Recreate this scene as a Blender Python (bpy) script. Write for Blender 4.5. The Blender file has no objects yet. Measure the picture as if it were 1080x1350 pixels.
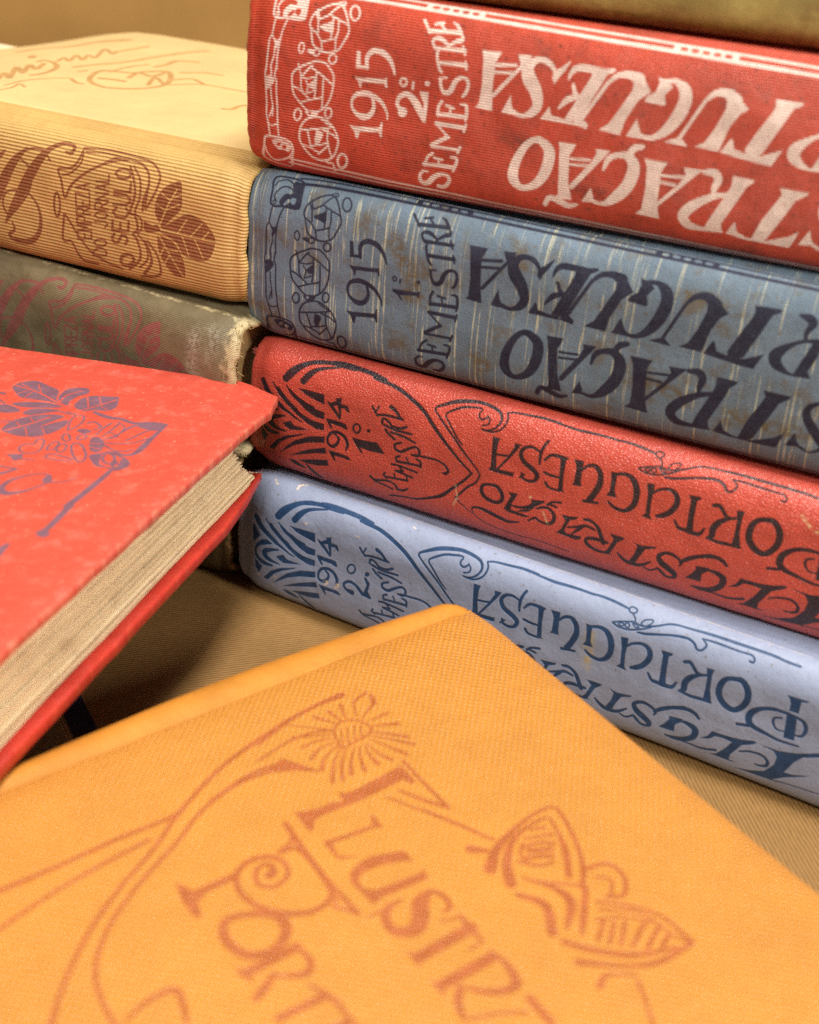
import bpy, bmesh, math, random
import numpy as np
from mathutils import Vector, Matrix, noise

# ------------------------------------------------------------------ camera, world, lights, exposure
MM = 0.001
S = bpy.context.scene
COL = S.collection
F_PX, PITCH, ROLL = 1800.0, math.radians(30), math.radians(4.5)
cf = Vector((0, math.cos(PITCH), -math.sin(PITCH)))
cu = Vector((0, math.sin(PITCH), math.cos(PITCH)))
cr = Vector((1, 0, 0))
r2 = cr * math.cos(ROLL) + cu * math.sin(ROLL)
u2 = -cr * math.sin(ROLL) + cu * math.cos(ROLL)
cam = bpy.data.cameras.new('camera')
camo = bpy.data.objects.new('camera', cam)
COL.objects.link(camo)
camo.matrix_world = Matrix(((r2.x, u2.x, -cf.x, 0), (r2.y, u2.y, -cf.y, 0), (r2.z, u2.z, -cf.z, 225 * MM), (0, 0, 0, 1)))
cam.sensor_fit = 'VERTICAL'
cam.sensor_height = 24.0
cam.lens = F_PX / 1350 * 24.0
cam.clip_start, cam.clip_end = 0.01, 20
cam.dof.use_dof = True
cam.dof.focus_distance = 0.366
cam.dof.aperture_fstop = cam.lens / 4.3
S.camera = camo

wld = bpy.data.worlds.new('World')
S.world = wld
wld.use_nodes = True
bgn = wld.node_tree.nodes['Background']
bgn.inputs['Color'].default_value = (1.0, 0.93, 0.82, 1)
bgn.inputs['Strength'].default_value = 0.14


def area(name, loc, target, size, watts, color, sy=None):
    l = bpy.data.lights.new(name, 'AREA')
    l.energy, l.color, l.size = watts, color, size
    if sy:
        l.shape, l.size_y = 'RECTANGLE', sy
    o = bpy.data.objects.new(name, l)
    COL.objects.link(o)
    o.location = loc
    o.rotation_euler = (Vector(target) - Vector(loc)).to_track_quat('-Z', 'Y').to_euler()
    return o


area('key_lamp', (-0.15, -0.45, 1.05), (0.0, 0.30, 0.08), 0.30, 9.0, (1.0, 0.955, 0.88))
area('side_lamp', (0.85, -0.25, 0.62), (0.0, 0.30, 0.05), 0.16, 7.5, (1.0, 0.95, 0.87))
area('ceiling_lamp', (0.10, 0.27, 1.30), (0.0, 0.30, 0.05), 0.24, 13.5, (1.0, 0.95, 0.86))
area('back_ceiling_lamp', (0.05, 1.25, 1.38), (0.0, 0.25, 0.05), 0.85, 20, (1.0, 0.95, 0.86))

S.view_settings.view_transform = 'Standard'
S.view_settings.look = 'None'
S.view_settings.exposure = 0.30
S.view_settings.gamma = 1.0
S.cycles.use_denoising = False

# ------------------------------------------------------------------ printed artwork, in millimetres on the surface that carries it
ART = {
    'blue15': 's:7.79,41.14,0.43 6.99,41.86,0.44 6.91,44.86,0.44 6.5,47.24,0.46 6.77,48.49,0.48 7.9,48.98,0.48 10.46,49.15,0.48 13.14,49.05,0.47 14.95,48.37,0.45 15.45,45.9,0.42 15.55,42.2,0.42 14.51,41.49,0.42 12.89,41.4,0.42 10.58,41.39,0.42 8.65,41.02,0.43 7.79,41.14,0.43|s:8.46,42.26,0.3 7.87,43.58,0.31 8.75,45.32,0.3 10.39,46.34,0.31 12.51,45.91,0.3 13.93,44.44,0.3|s:7.3,46.11,0.25 8.25,47.55,0.25 10.21,48.33,0.26 12.2,47.57,0.25 14.34,46.28,0.24|q:10.26,41.33 9.54,42.75 10.94,44.58 12.53,44.75 12.91,45.7 12.08,47.06 12.81,48.4 14.93,47.67 15.32,45.29 15.39,42.17 13.88,41.37|eq:10.82,42 11.89,43.34 12.67,43.06 11.36,41.73|eq:12.84,43.8 14.25,43.79 13.88,42.39 12.84,42.67|s:7.66,41.98,0.25 8.09,42.48,0.24 8.51,41.99,0.24 8.08,41.48,0.25|s:7.74,40.71,0.28 7.49,39.22,0.28 7.13,36.82,0.29 6.49,35.51,0.29 6.39,33.09,0.29 6.24,27.88,0.3|s:11.1,41.2,0.27 10.2,38.88,0.28 9.68,36.73,0.28 9.43,34.91,0.28 9.18,31.87,0.29 9.26,28.56,0.29|s:7.13,36.82,0.26 8.06,35.52,0.25 9.07,35.58,0.25 9.69,36.59,0.25|q:7.72,35.45 8.39,35.74 9.4,35.5 9.12,34.25 8.48,33.23 7.96,33.42 8.16,34.65|s:8.3,33.49,0.25 8.24,31.68,0.26 7.7,29.74,0.26 7.56,28.19,0.26|s:18.86,44.25,0.33 20.98,45.82,0.33 23.24,46.73,0.33 24.98,46.33,0.33 26.55,44.32,0.32 27.85,40.93,0.32 26.89,38.18,0.33 25.46,35.86,0.34 22.6,34.83,0.34 20.63,35.16,0.34 18.61,36.21,0.34 17.7,39.49,0.33 17.12,41.09,0.33 17.8,43.2,0.33 18.86,44.25,0.33|l:18.63,44.49,0.3 19.57,42.41,0.3 21.62,43.51,0.3 23.58,45.75,0.3 24.92,46.93,0.3|l:22.17,43.9,0.29 23.56,43.46,0.29 26.63,42.51,0.29 27.32,42.23,0.29|l:24.8,42.86,0.29 25.04,40.38,0.3 24.63,38.3,0.3 24.84,35.44,0.31|l:17.48,40.02,0.3 19.38,38.97,0.3 20.83,37.24,0.3 21.31,34.71,0.31|l:18.3,43.86,0.3 19.31,42.08,0.3 19.67,39.31,0.3|l:20.83,37.24,0.3 23.04,37.98,0.3 24.74,38.75,0.3|l:23.25,43.4,0.29 23.56,40.65,0.3 23.31,38.61,0.3|p:19.97,40.94 21.64,41.68 23.39,42.73 23.71,39.4 21.55,39.97 20.22,40.28|s:23.24,46.73,0.21 24.01,47.21,0.21 25.13,47.61,0.22 25.47,46.73,0.21 24.34,46.35,0.21|s:29.77,45.53,0.32 29.85,44.66,0.32 29.56,43.96,0.32 29.01,43.62,0.32 28.35,43.73,0.32 27.76,44.25,0.32 27.37,45.05,0.32 27.27,45.93,0.33 27.48,46.65,0.33 27.98,47.01,0.33 28.66,46.9,0.33 29.32,46.35,0.33 29.77,45.53,0.32|s:16.28,34.99,0.28 16.21,34.36,0.28 15.97,33.85,0.28 15.62,33.61,0.28 15.25,33.7,0.28 14.97,34.1,0.28 14.85,34.69,0.28 14.91,35.33,0.28 15.15,35.83,0.28 15.5,36.07,0.28 15.87,35.98,0.28 16.16,35.58,0.28 16.28,34.99,0.28|q:17.07,34.42 18.35,34.98 19.37,34.3 18.58,33.69|s:20.66,34.57,0.25 20.56,34.18,0.25 20.24,33.85,0.25 19.79,33.65,0.25 19.33,33.66,0.25 18.99,33.85,0.25 18.85,34.2,0.25 18.95,34.59,0.25 19.27,34.92,0.25 19.72,35.11,0.25 20.18,35.11,0.25 20.52,34.91,0.25 20.66,34.57,0.25|s:25.38,33.8,0.34 25.28,33.21,0.34 24.92,32.72,0.34 24.41,32.46,0.34 23.89,32.5,0.34 23.49,32.83,0.34 23.33,33.36,0.34 23.44,33.95,0.34 23.79,34.43,0.34 24.3,34.69,0.34 24.82,34.65,0.34 25.22,34.32,0.34 25.38,33.8,0.34|s:6.3,28.93,0.3 5.97,27.01,0.3 6.2,24.59,0.3 6.41,22.79,0.3 6.72,19.74,0.3 6.85,16.61,0.31 7.53,14.22,0.31 8.38,10.76,0.32|s:9.24,29.58,0.29 8.79,26.75,0.29 9.32,25.64,0.29 9.57,22,0.29 9.98,18.03,0.29 10.32,14.92,0.3 10.86,11.4,0.31|s:7.54,29.21,0.32 7.76,26.82,0.33 6.39,24.02,0.33|q:6.17,26.13 7.76,26.67 8.82,25.53 7.65,23.72 6.41,22.79 6.56,24.69|s:7.83,23.45,0.26 8.04,21.33,0.26 8.61,18.66,0.26 8.62,16.45,0.27|s:8.61,18.66,0.26 7.74,15.9,0.27|s:7.35,14.17,0.24 8.75,13.9,0.24 10.32,14.6,0.23|s:6.34,8.17,0.49 6.77,10.24,0.45 7.85,10.78,0.43 11,11.09,0.42 14.04,10.48,0.42 14.93,8.89,0.45 14.76,6.75,0.51 14.07,3.02,0.5|s:6.31,7.74,0.42 5.56,3.88,0.73 7.22,2.99,0.39 10.24,2.68,0.22 13.34,2.24,0.46|q:8.79,9.79 10.62,10.64 12.98,10.2 14.56,9.17 13.56,7.46 12.27,7.9 10.51,7.77|eq:10.48,9.52 11.56,9.82 11.05,8.74 10.17,8.68|eq:11.99,9.19 13.19,9.16 12.68,8.23 11.85,8.38|s:6.74,7.5,0.34 7.13,5.78,0.41 9.24,3.92,0.43 13.43,5.74,0.39 15.15,8.57,0.3|s:13.8,28.14,0.35 15.57,30.03,0.35 18.17,31.49,0.34 20.11,32.35,0.34 22.4,32.24,0.34 24.09,30.96,0.34 25.14,29.39,0.34 25.12,26.07,0.34 24.42,23.17,0.35 22.86,20.82,0.35 20.58,19.53,0.35 18.57,19.53,0.35 16.17,21.31,0.35 14.44,23.08,0.35 13.87,25.41,0.35 13.8,28.14,0.35|s:15.22,30.86,0.25 15.94,28.9,0.25 16.31,27.77,0.25|l:16.31,27.77,0.32 18.21,30.29,0.31 19.17,31.1,0.31|l:18.53,30.66,0.31 20.87,29.66,0.31 22.55,28.82,0.31 25.07,27.27,0.31|l:20.38,29.56,0.31 20.52,25.96,0.32 20.29,23.16,0.32|l:16.12,28.64,0.32 16.39,25.05,0.32 17.27,23.71,0.32|l:14.05,25.14,0.32 15.74,24.6,0.32 17.78,23.37,0.32 18.98,22.56,0.32|l:16.18,21.16,0.32 18.82,22.37,0.32 22.42,23.64,0.32|l:22.41,28.19,0.31 22.54,24.89,0.32 22.53,20.9,0.32|l:16.64,27.69,0.25 18.3,27.75,0.25 20.26,28.48,0.25|l:17.66,27.15,0.25 18.37,25.79,0.25 17.93,23.86,0.25 20.06,24.94,0.25|p:18.35,26.24 20.27,28.03 20.37,25.47 19.05,25.39|s:16.86,18.3,0.36 16.74,17.56,0.36 16.38,16.96,0.36 15.87,16.65,0.36 15.37,16.72,0.36 14.99,17.15,0.36 14.84,17.83,0.36 14.97,18.56,0.36 15.32,19.16,0.36 15.82,19.46,0.36 16.33,19.39,0.36 16.71,18.96,0.36 16.86,18.3,0.36|s:25.37,20.26,0.35 25.27,19.59,0.35 24.95,19.04,0.35 24.5,18.76,0.35 24.03,18.82,0.35 23.68,19.22,0.35 23.53,19.83,0.35 23.63,20.51,0.35 23.95,21.05,0.35 24.4,21.33,0.35 24.87,21.26,0.35 25.22,20.87,0.35 25.37,20.26,0.35|q:17.91,19.22 19.9,19.84 21.57,19.76 21.27,18.75 19.62,17.9 18.6,18.45|eq:19.69,19.07 19.6,18.79 19.35,18.59 19.05,18.58 18.86,18.74 18.85,19.02 19.03,19.27 19.32,19.39 19.58,19.31|s:16.96,14.9,0.36 18.3,17.12,0.36 20.62,18.29,0.35 23.29,18.29,0.35 25.99,16.73,0.35 27.69,13.95,0.36 27.45,11.24,0.38 26.39,8.78,0.41 24.1,7.24,0.45 21.38,7.21,0.45 19.55,8.3,0.42 17.93,10.1,0.39 16.88,11.91,0.38 16.96,14.9,0.36|l:16.79,14.21,0.33 20,14.98,0.33 22.68,15.62,0.33 25.66,16.49,0.32|l:18.99,14.42,0.33 19.77,11.97,0.34 20.16,10.34,0.35|l:17.79,10.42,0.35 19.81,10.25,0.35 22.39,9.14,0.37|l:20.19,10.71,0.35 22.6,11.34,0.34 24.82,12.25,0.34|l:22.34,8.74,0.37 24.61,11.18,0.34 24.97,11.61,0.34|l:24.68,15.79,0.32 24.68,13.21,0.33 25.52,10.02,0.35 26.04,8.67,0.37|l:23.35,15.47,0.33 26.02,14.83,0.33 27.52,13.91,0.33|l:21.68,15.07,0.29 21.3,12.36,0.3|s:22.63,18.13,0.29 24.65,17.04,0.29 25.99,16.73,0.29|q:21.68,14.74 23.36,14.51 23,12.79 21.91,11.16 21.27,11.68|s:30.27,9.16,0.47 30.36,8.2,0.49 30.04,7.13,0.53 29.39,6.24,0.57 28.64,5.87,0.6 28.07,6.25,0.58 27.77,7.15,0.53 27.74,8.22,0.49 28,9.18,0.47 28.52,9.84,0.46 29.18,10.07,0.46 29.83,9.83,0.46 30.27,9.16,0.47|s:24.1,7.24,0.36 24.98,6.63,0.38 26.33,6.65,0.38 26.7,4.52,0.57|p:30.65,36.69 31.65,36.71 32.08,33.34 34.25,33.62 34.42,32.81 30.93,32.43|s:33.89,32.99,0.68 33.55,35.12,0.83 34.23,36.71,0.97 35.93,37.49,1.12 38.35,36.92,1.12 40.04,35.4,0.82 41.06,33.44,0.45 41.26,32.75,0.3|p:30.76,30.39 32.45,30.39 38.78,31.1 39.34,31.6 39.7,29.08 39.1,29.14 38.85,30.01 32.9,29.37 32.78,27.92 32.38,27.91 31.92,29.04|s:36.1,26.04,0.54 36.65,23.52,0.77 35.57,21.37,1.09 33.37,20.86,1.1 31.06,22.24,0.55 30.66,24.43,0.55 31.68,25.98,0.85 33.85,26.73,1.08 36.28,26.45,1 38.75,25.13,0.77 40.3,22.84,0.46 40.59,21.4,0.23|p:30.52,18.11 32.28,18.06 38.73,18.97 39.05,20.27 39.45,20.37 39.74,16.58 39.25,16.65 38.71,17.81 33.55,16.96 33.2,14.99 32.58,15.23 31.92,16.85|l:48.56,44.33,0.78 56.49,45.05,0.77|s:46.77,46.48,0.58 47.7,45.38,0.46 48.87,43.87,0.42|s:54.13,47.09,0.29 55.25,46.58,0.54 56.56,45.07,0.53 56.86,44.51,0.35|l:52.79,44.83,0.39 51.27,46.11,0.39|l:49.76,46.08,0.5 51.66,46.63,0.5|l:50.84,40.66,0.71 58.49,41.18,0.7|l:50.58,41.05,0.39 51.8,40.06,0.39|l:57.76,42.06,0.39 58.63,40.35,0.39|s:50.63,40.79,0.43 50.03,42.04,0.57 50.62,42.85,0.64 52.15,42.81,0.78 53.62,42.08,0.56 54.36,41.13,0.35|s:54.26,41.69,0.42 55.89,42.94,0.77 57.1,43.39,0.84 57.29,44.18,0.49|l:52.22,37.45,0.8 59.35,37.9,0.79|l:59.06,38.71,0.39 59.53,37.06,0.4|s:51.57,39.59,0.54 52.01,37.58,0.47 52.76,35.96,0.55 53.39,35.31,0.48|s:53.35,33.75,0.66 53.71,31.84,0.56 54.77,30.61,0.89 56.24,31.31,1.03 57.17,33.69,0.95 58.56,34.89,0.65 60.09,34.69,0.62 60.56,33,0.62 60.05,31.25,0.62 59.54,30.59,0.52|l:52.96,33.85,0.33 54.84,34.19,0.33|l:53.85,25.16,0.78 61.17,25.82,0.77|s:54.35,28.38,0.6 53.7,26.91,0.6 53.87,24.86,0.54|s:59.38,28.65,0.36 60.76,28.53,0.59 61.16,26.56,0.65 61.1,24.92,0.42|l:57.05,25.6,0.42 56.74,27.45,0.42|l:55.65,27.59,0.45 57.66,27.37,0.45|l:53.73,22.89,0.79 61.11,23.13,0.78|l:61.4,23.95,0.39 61.05,22.16,0.39|l:53.9,22.63,0.39 57.22,20.1,0.39|l:57.07,20.07,0.79 53.22,17.39,0.8|l:53.25,17,0.53 60.38,17.44,0.52|l:60.63,18.2,0.52 60.14,16.64,0.52|q:57.71,20.13 57.63,19.8 57.35,19.57 57.02,19.54 56.78,19.74 56.76,20.07 56.95,20.37 57.27,20.5 57.57,20.41|l:51.57,11.96,0.78 59.43,12.74,0.76|s:53.67,15.24,0.56 52.46,14.14,0.51 51.72,11.84,0.49|s:58.53,15.21,0.37 60.09,15.13,0.56 60.02,13.54,0.63 59.45,11.69,0.39|l:55.52,12.35,0.39 55.31,13.92,0.38|l:54.19,14.27,0.5 56.25,14,0.5|s:51.7,10.12,0.41 50.67,8.9,0.6 51.08,7,0.95 52.84,6.96,1.11 54.34,8.89,1.06 56.3,10.2,0.81 58.19,10.03,0.71 58.6,8.69,0.74 57.28,6.78,0.8 55.66,6.63,0.69|l:51.22,10.23,0.3 52.65,10.14,0.3|s:142.45,42.79,0.38 144.47,42.53,1.53 145.67,41.67,1.53 145.08,40.1,1.11 144.68,38.84,0.78 144.86,37.41,0.56|s:147.81,37.97,0.84 144.63,37.21,0.62 141.87,35.64,0.97 139.32,32.88,2.32 139.91,30.71,2.04 143.24,29.14,0.52 147.48,29.3,0.35|p:147.84,37.83 148.96,37.81 148.14,34.02 146.91,30.64 147.77,29.25 143.81,29.16 146.59,37.24|p:147.23,15.47 145.36,11.29 148.21,11.82 150.13,10.8 147.93,13.32|s:151.85,24.78,0.41 150.91,23.89,0.64 148.98,22.27,1.17 148.86,20.16,1.59 150.52,17.72,2.08 152.46,15.33,1.8 153.52,12.93,0.8 151.24,11.16,0.38 149.07,11.91,0.5',
    'blue15_num': 's:44.31,29.67,0.45 44.26,29.36,0.45 44.09,29.11,0.45 43.85,28.97,0.45 43.59,28.99,0.45 43.39,29.17,0.45 43.3,29.44,0.45 43.35,29.75,0.45 43.52,30,0.45 43.76,30.14,0.45 44.02,30.11,0.45 44.22,29.94,0.45 44.31,29.67,0.45|p:45.15,29.93 45.73,29.98 45.64,28.56 45.05,28.61|q:50.85,30.17 50.75,29.82 50.45,29.57 50.08,29.55 49.83,29.77 49.8,30.11 50.01,30.43 50.37,30.57 50.7,30.47|p:43.32,26.92 44.58,26.91 50.22,27.3 50.57,27.82 50.88,27.33 50.83,25.95 50.33,25.98 50.1,26.41 45.47,25.54 46.33,24.43 45.95,24.23 44.68,25.55 43.54,26.03',
    'red15_num': 's:43.23,31.76,0.58 43.15,31.31,0.58 42.88,30.94,0.58 42.48,30.77,0.58 42.06,30.82,0.58 41.73,31.09,0.58 41.59,31.51,0.58 41.67,31.96,0.58 41.95,32.32,0.58 42.35,32.5,0.58 42.77,32.44,0.58 43.09,32.17,0.58 43.23,31.76,0.58|p:44.63,32.29 45.28,32.22 45.15,30.1 44.5,30.16|q:49.16,32.32 49.03,31.91 48.65,31.64 48.2,31.64 47.88,31.92 47.84,32.33 48.11,32.69 48.55,32.83 48.97,32.68|q:43.88,24.85 43.65,24.09 42.95,23.59 42.11,23.6 41.53,24.1 41.48,24.86 41.98,25.53 42.79,25.79 43.54,25.52|s:42.07,25.23,1.17 41.16,26.24,0.9 41.62,28.06,1.1 43.44,28.93,1.37 45.13,28.01,1.71 46.72,26.12,1.85 48.18,23.55,0.82|p:46.59,30.02 48.9,30.28 48.91,26.96 48.77,22.98 47.8,23.82 47.87,27.45 47.04,28.95',
    'red15': 'p:61.18,41.58 65.86,41.69 65.09,40.11 64.62,39.12 64.59,32.34 65,28.37 60.79,28.68 61.54,29.57 61.94,33.85 61.7,39.44|p:69.71,41.68 72.89,41.94 72.17,40.2 65.28,31.69 64.67,31.59 64.59,32.34 70.65,39.61|l:64.67,38.76,0.62 69.47,39.37,0.61|l:64.66,37.15,0.54 68.9,37.62,0.54|p:82.22,41.99 81.04,39.64 80.05,38.4 79.11,36.6 78.34,37.78 78.52,39.28 80.12,40.42 81.83,41.93|s:79.19,38.83,0.53 77.26,40.92,0.98 74.41,41.24,1.06 72.51,39.33,2.06 73.03,37,2.76 74.75,34.64,2.55 75.71,31.77,1.94 74.74,29.71,1.56 72.43,28.51,0.71 69.91,28.95,0.95|p:69.08,32.65 67.27,28.54 69.16,28.26 70.36,28.64 69.54,30.43|p:87.44,41.29 90.92,40.35 85.7,29.17 82.47,29.41 83.74,31.89 85.28,35.12 87.37,39.47|s:82.26,38.18,0.3 82.65,39.51,0.75 83.99,40.87,1.19 87.09,41.06,1.19 90.22,40.97,1.11 92.24,41.55,0.59|s:85.33,34.76,0.68 84.26,35.34,0.76 83.5,37.07,0.6|s:84.94,34.7,0.76 82.69,33.79,1.15 80.79,31.5,0.31|p:78.56,31.64 76.72,28.5 80.17,28.47 84.21,28.36 84.48,29.35 81.67,29.36 79.19,29.84|l:85.75,28.8,0.69 91.38,38.79,0.67|s:91.38,38.79,0.67 93.38,40.64,0.96 95.97,41.16,1.32 98.2,40.52,2.19|p:97.12,40.18 99.53,40.53 101.28,38.28 98.78,36.08 96.44,31.27 95.77,27.96 90.6,28.25 92.73,29.92 94.59,33.21 97.11,38.01|p:84.19,28.55 87.86,27.99 88.12,28.99 87.21,29.79 85.63,29.73|p:99.04,32.05 97.14,27.99 100.08,27.91 102.38,28.1 100.25,29.26|s:104.36,41.06,0.72 106.6,41.14,1.01 108.57,39.73,2.16 109.03,37.29,2.4 107.94,33.84,2.43 105.83,30.54,1.79 103.09,28.48,0.9 100.37,28.52,0.6 99.38,29.86,0.45|p:102.35,41.66 104.32,41.23 105.88,40.04 104.37,38.02 104.89,36.11 104.21,35.64 100.12,36.1 100.5,37.25 102.21,38.42 102.81,40.3|l:108.8,28.78,0.6 113.5,38.33,0.58|s:113.5,38.33,0.58 115.37,40.11,1.07 117.87,40.48,1.63 119.81,39.12,2.48|p:118.1,39.39 121.44,39.19 122.99,37.83 121.25,36.49 119.61,33.51 118.31,28.5 118.04,27.9 112.72,28.13 114.76,29.4 116.43,32.63 118.15,37.26|p:105.85,28.11 111.08,27.74 110.81,28.18 109.66,29.3 108.34,29.27|p:128.17,40.74 133.84,40.91 134,40.23 132.25,39.27 130.8,36.03 127.5,28.94 124.49,27.32 123.72,29.41 125.81,33.79 127.92,37.71 128.5,39.21|p:118.44,27.78 120.41,31.26 120.87,30.78 121.38,29.02 123.89,28.52 127.57,28.59 131.74,30.58 131.11,29.19 129.95,26.77 126.43,26.91 121.11,27.49|s:77.53,23.53,1.42 79.83,21.45,2.14 79.46,17.04,2.17 77.42,13.42,1.65 74.18,11.89,1.1 71.87,13.65,2.08 71.82,16.91,1.87 73.38,20.96,1.44 75.5,23.31,1.11 77.53,23.53,1.42|p:81.74,24.11 85.97,24.23 85.21,22.36 84.72,21.5 85.05,15.62 86.33,10.87 82.2,10.71 82.94,11.94 82.61,17.19 82.13,22.62|p:90.63,23.85 93.99,24.03 93.01,22.52 86.47,13.85 85.67,13.7 85.56,14.7 90.05,20.85 90.96,22.95|l:85.21,20.8,0.47 89.62,21.09,0.47|l:85.19,19.43,0.47 89.39,19.8,0.47|s:79.97,8.66,0.9 80.96,10.6,1.02 83.05,10.22,1.29 85.58,9.38,1.13 87.62,10.03,0.51|s:93.03,19.61,0.47 93.87,22.09,1.09 95.68,23.28,1.08 98.22,23.48,1.53 99.99,21.4,2.31 99.33,17.39,2.42 97,13.96,2.16 94.04,11.61,0.91 91.37,11.86,0.58 90.61,13.38,0.49|p:88.77,11.14 90.64,14.82 91.49,12.72 91.21,11.4|s:98.66,24.44,1.15 99.65,25.64,1.3 101.2,26.2,0.91|p:102.11,23.69 107.55,23.66 106.79,22.39 106.38,21.36 106.55,13.93 107.39,10.33 101.78,10.71 103.04,12.02 103.36,16.93 102.97,21.92|p:111.29,23.17 115.65,23.35 113.87,21.52 106.63,13.34 106.14,14.06 110.77,19.43 111.92,21.75|l:106.69,20.64,0.5 111.65,21.05,0.49|l:106.55,19.07,0.5 109.87,19,0.5|s:115.9,23.02,0.82 118.15,23.15,1.49 119.22,21.89,1.49 118.74,19.9,1.13 118.64,18.34,0.53|s:121.59,18.87,0.83 118.37,17.71,1.21 114.59,15.04,1.93 112.75,12.26,1.99 114.3,10.24,1.64 117.64,9.98,0.82 121.89,10.09,0.49|p:122.29,23.19 127.17,23.11 126.91,22.5 125.65,21.33 124.35,18.22 121.59,12.15 121.91,9.88 117.82,10.1 118.8,12.83 120.75,17.17 122.34,20.92|p:132.85,22.43 139.07,22.42 138.83,21.82 136.64,20.1 135.1,16.76 131.82,10.04 128.51,9.31 130.28,14.66 132.73,19.38 133.5,21.04|p:122.88,9.86 124.5,13.14 125.25,10.8 127.68,9.8 131.85,9.83 136.77,11.93 138.7,13.53 138.28,11.83 137.21,9.23 132.71,9.12 126.59,9.33',
    'lblue': 's:14.35,34.1,1.87 16.16,36.42,2.02 18.38,38.45,1.49 20.88,40.05,1.06 23.5,40.97,1.12 26.93,41.57,0.98 30.56,41.64,1.04 34.13,41.79,0.97|s:19.77,34.69,1.63 21.33,36.91,1.58 23.17,38.65,1 25.45,39.72,0.72 29.39,40.96,0.33|p:18.26,32.41 21.45,32.62 26.65,32.83 26.83,29.84 23.82,30.4 20.78,31.13|s:14.67,32.25,0.29 16.67,30.05,0.67 19.37,28.81,0.96 23.18,27.79,1.18|s:10.28,32,0.33 12.48,29.67,0.52 15.22,27.69,0.82 17.93,26.07,0.97|s:6.89,31.59,1.54 8.64,29.42,1.36 11,27.29,1.28 14.13,25.25,1.13|p:5.79,28.98 6.64,28.72 8.62,25.88 6.09,23|p:14.59,31.95 15.75,31.63 17.9,30.21 21.35,28.87 24.4,27.77 26.95,27.59 26.96,25.56 24.49,25.4 21.43,26.5 18.34,28.53 16,30.27|p:11.2,30.78 12.33,31.17 13.72,29.83 16.46,27.49 19.96,25.22 23.02,24.3 27.09,24.13 27.09,22.26 24.61,22.08 21.55,23.01 18.07,24.72 14.56,27.17 12.21,29.11|s:8.14,29.71,1.52 9.93,27.93,1.36 12.67,25.94,0.98 16.16,24.4,0.68 18.49,23.38,0.45 20.22,22.89,0.19|s:12.31,24.5,0.38 10.19,24.29,1.52 7.86,22.68,0.93 6.87,20.56,0.56 7.51,18.54,0.87 9.71,17.29,1.24 12.84,17.31,0.54|s:14.85,23.25,0.3 12.36,22.45,0.91 10.2,21.21,1.38 10.54,19.7,1.54 12.43,18.88,0.92 15.34,18.63,0.23|p:14.13,21.02 16.6,22.31 17.78,21.24 22.55,21.21 19.34,20.24 16.67,19.62 14.92,20.18|p:6.9,17.49 9.32,15.79 8.27,13.18 6.88,14.53|p:9.58,11.86 12.46,15.42 15.55,17.56 20.89,19.57 20.53,19.05 16.34,16.9 13.63,14.89 11.14,11.66|p:12.63,10.77 15.57,14.26 18.27,16.86 22.43,19.2 27.49,20.73 27.67,18.84 22.48,17.32 18.29,15.32 15.14,12.88|p:16,11.14 19.42,13.39 22.52,15.21 27.98,17.51 28.41,15.76 24.81,14.74 20.96,13.2|p:19.07,10.72 23.24,12.29 28.8,13.96 29.14,12.07 25.07,10.95 21.56,10.5|s:21.92,10.21,0.43 23.6,8.61,1.05 26.16,6.57,1.04|s:16.45,10,0.35 18.32,9.46,1.36 21.3,8.71,0.48|p:27.4,31.4 28.72,30.97 30.49,32.14 30.08,32.7 32.03,33.45 32,31.6 34.01,31.6 34.66,30.04 34.14,29.67 33.17,30.58 32.08,30.37 32.23,27.32 31.7,26.94 28.01,30.35|ep:29.68,30.41 30.94,30.86 31.51,28.45|p:27.46,26.12 28.94,26.3 32.65,26.37 33.76,26.23 34.38,24.99 34.03,24.49 32.34,24.97 29,25.02 29.79,23.83 29.25,23.44 28.07,24.86|s:30.61,22.27,0.52 31.76,21.4,0.59 31.64,20.04,0.71 30.39,18.63,0.9 28.76,18.95,0.64 28.5,20.73,0.63 29.66,22.48,0.74 31.69,23.05,0.81 33.58,22.28,0.88 34.71,20.46,0.81 34.31,18.55,0.33|p:28.75,17.05 30.44,17.13 34.56,17.2 35.49,17 36.01,16.05 35.53,15.86 33.85,16.16 30.85,15.95 31.45,14.43 30.88,14.4 29.73,15.89|s:161.14,30.63,0.65 157.78,30.45,0.85 154.88,29.34,0.99 152.8,27.17,1.47 152.63,24.84,1.48 154.15,23.59,1.15 157.12,23,0.81 160.68,22.51,0.6 165.44,22.8,0.4|l:150.17,22.73,0.68 152.92,23.41,0.68|p:159.82,35.69 165.09,35.94 164.91,35.46 163.48,35.11 163.52,31.69 161.24,31.61 161.24,33.63 160.79,34.87|p:160.89,31.08 163.39,30.89 164.12,23.93 161.53,23.69|s:163.47,30.54,0.52 165.3,29.87,0.84 166.09,27.94,0.85 165.54,25.95,0.59 163.96,25.41,0.33|s:159.99,28.78,0.39 158.43,28.07,0.46 158.32,26.67,0.53 159.48,25.27,0.4 161.33,25.35,0.27|p:156.44,19.34 158.79,19.46 161.31,19.47 165.44,20.65 170.32,22.98 171.92,23.35 170.57,21.85 167.09,20.18 165.41,17.87 163.72,13.75 165.88,14.02 169.63,15.52 168.55,14.76 164.01,12.17 160.88,9.62 157.38,9.23 151.56,8.7 155.38,9.82 158.99,11.68 160.98,14.87 161.26,17.45 160.17,18.92|s:160.88,9.62,0.24 165.87,10.43,0.23 172.8,11.18,0.22',
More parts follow.
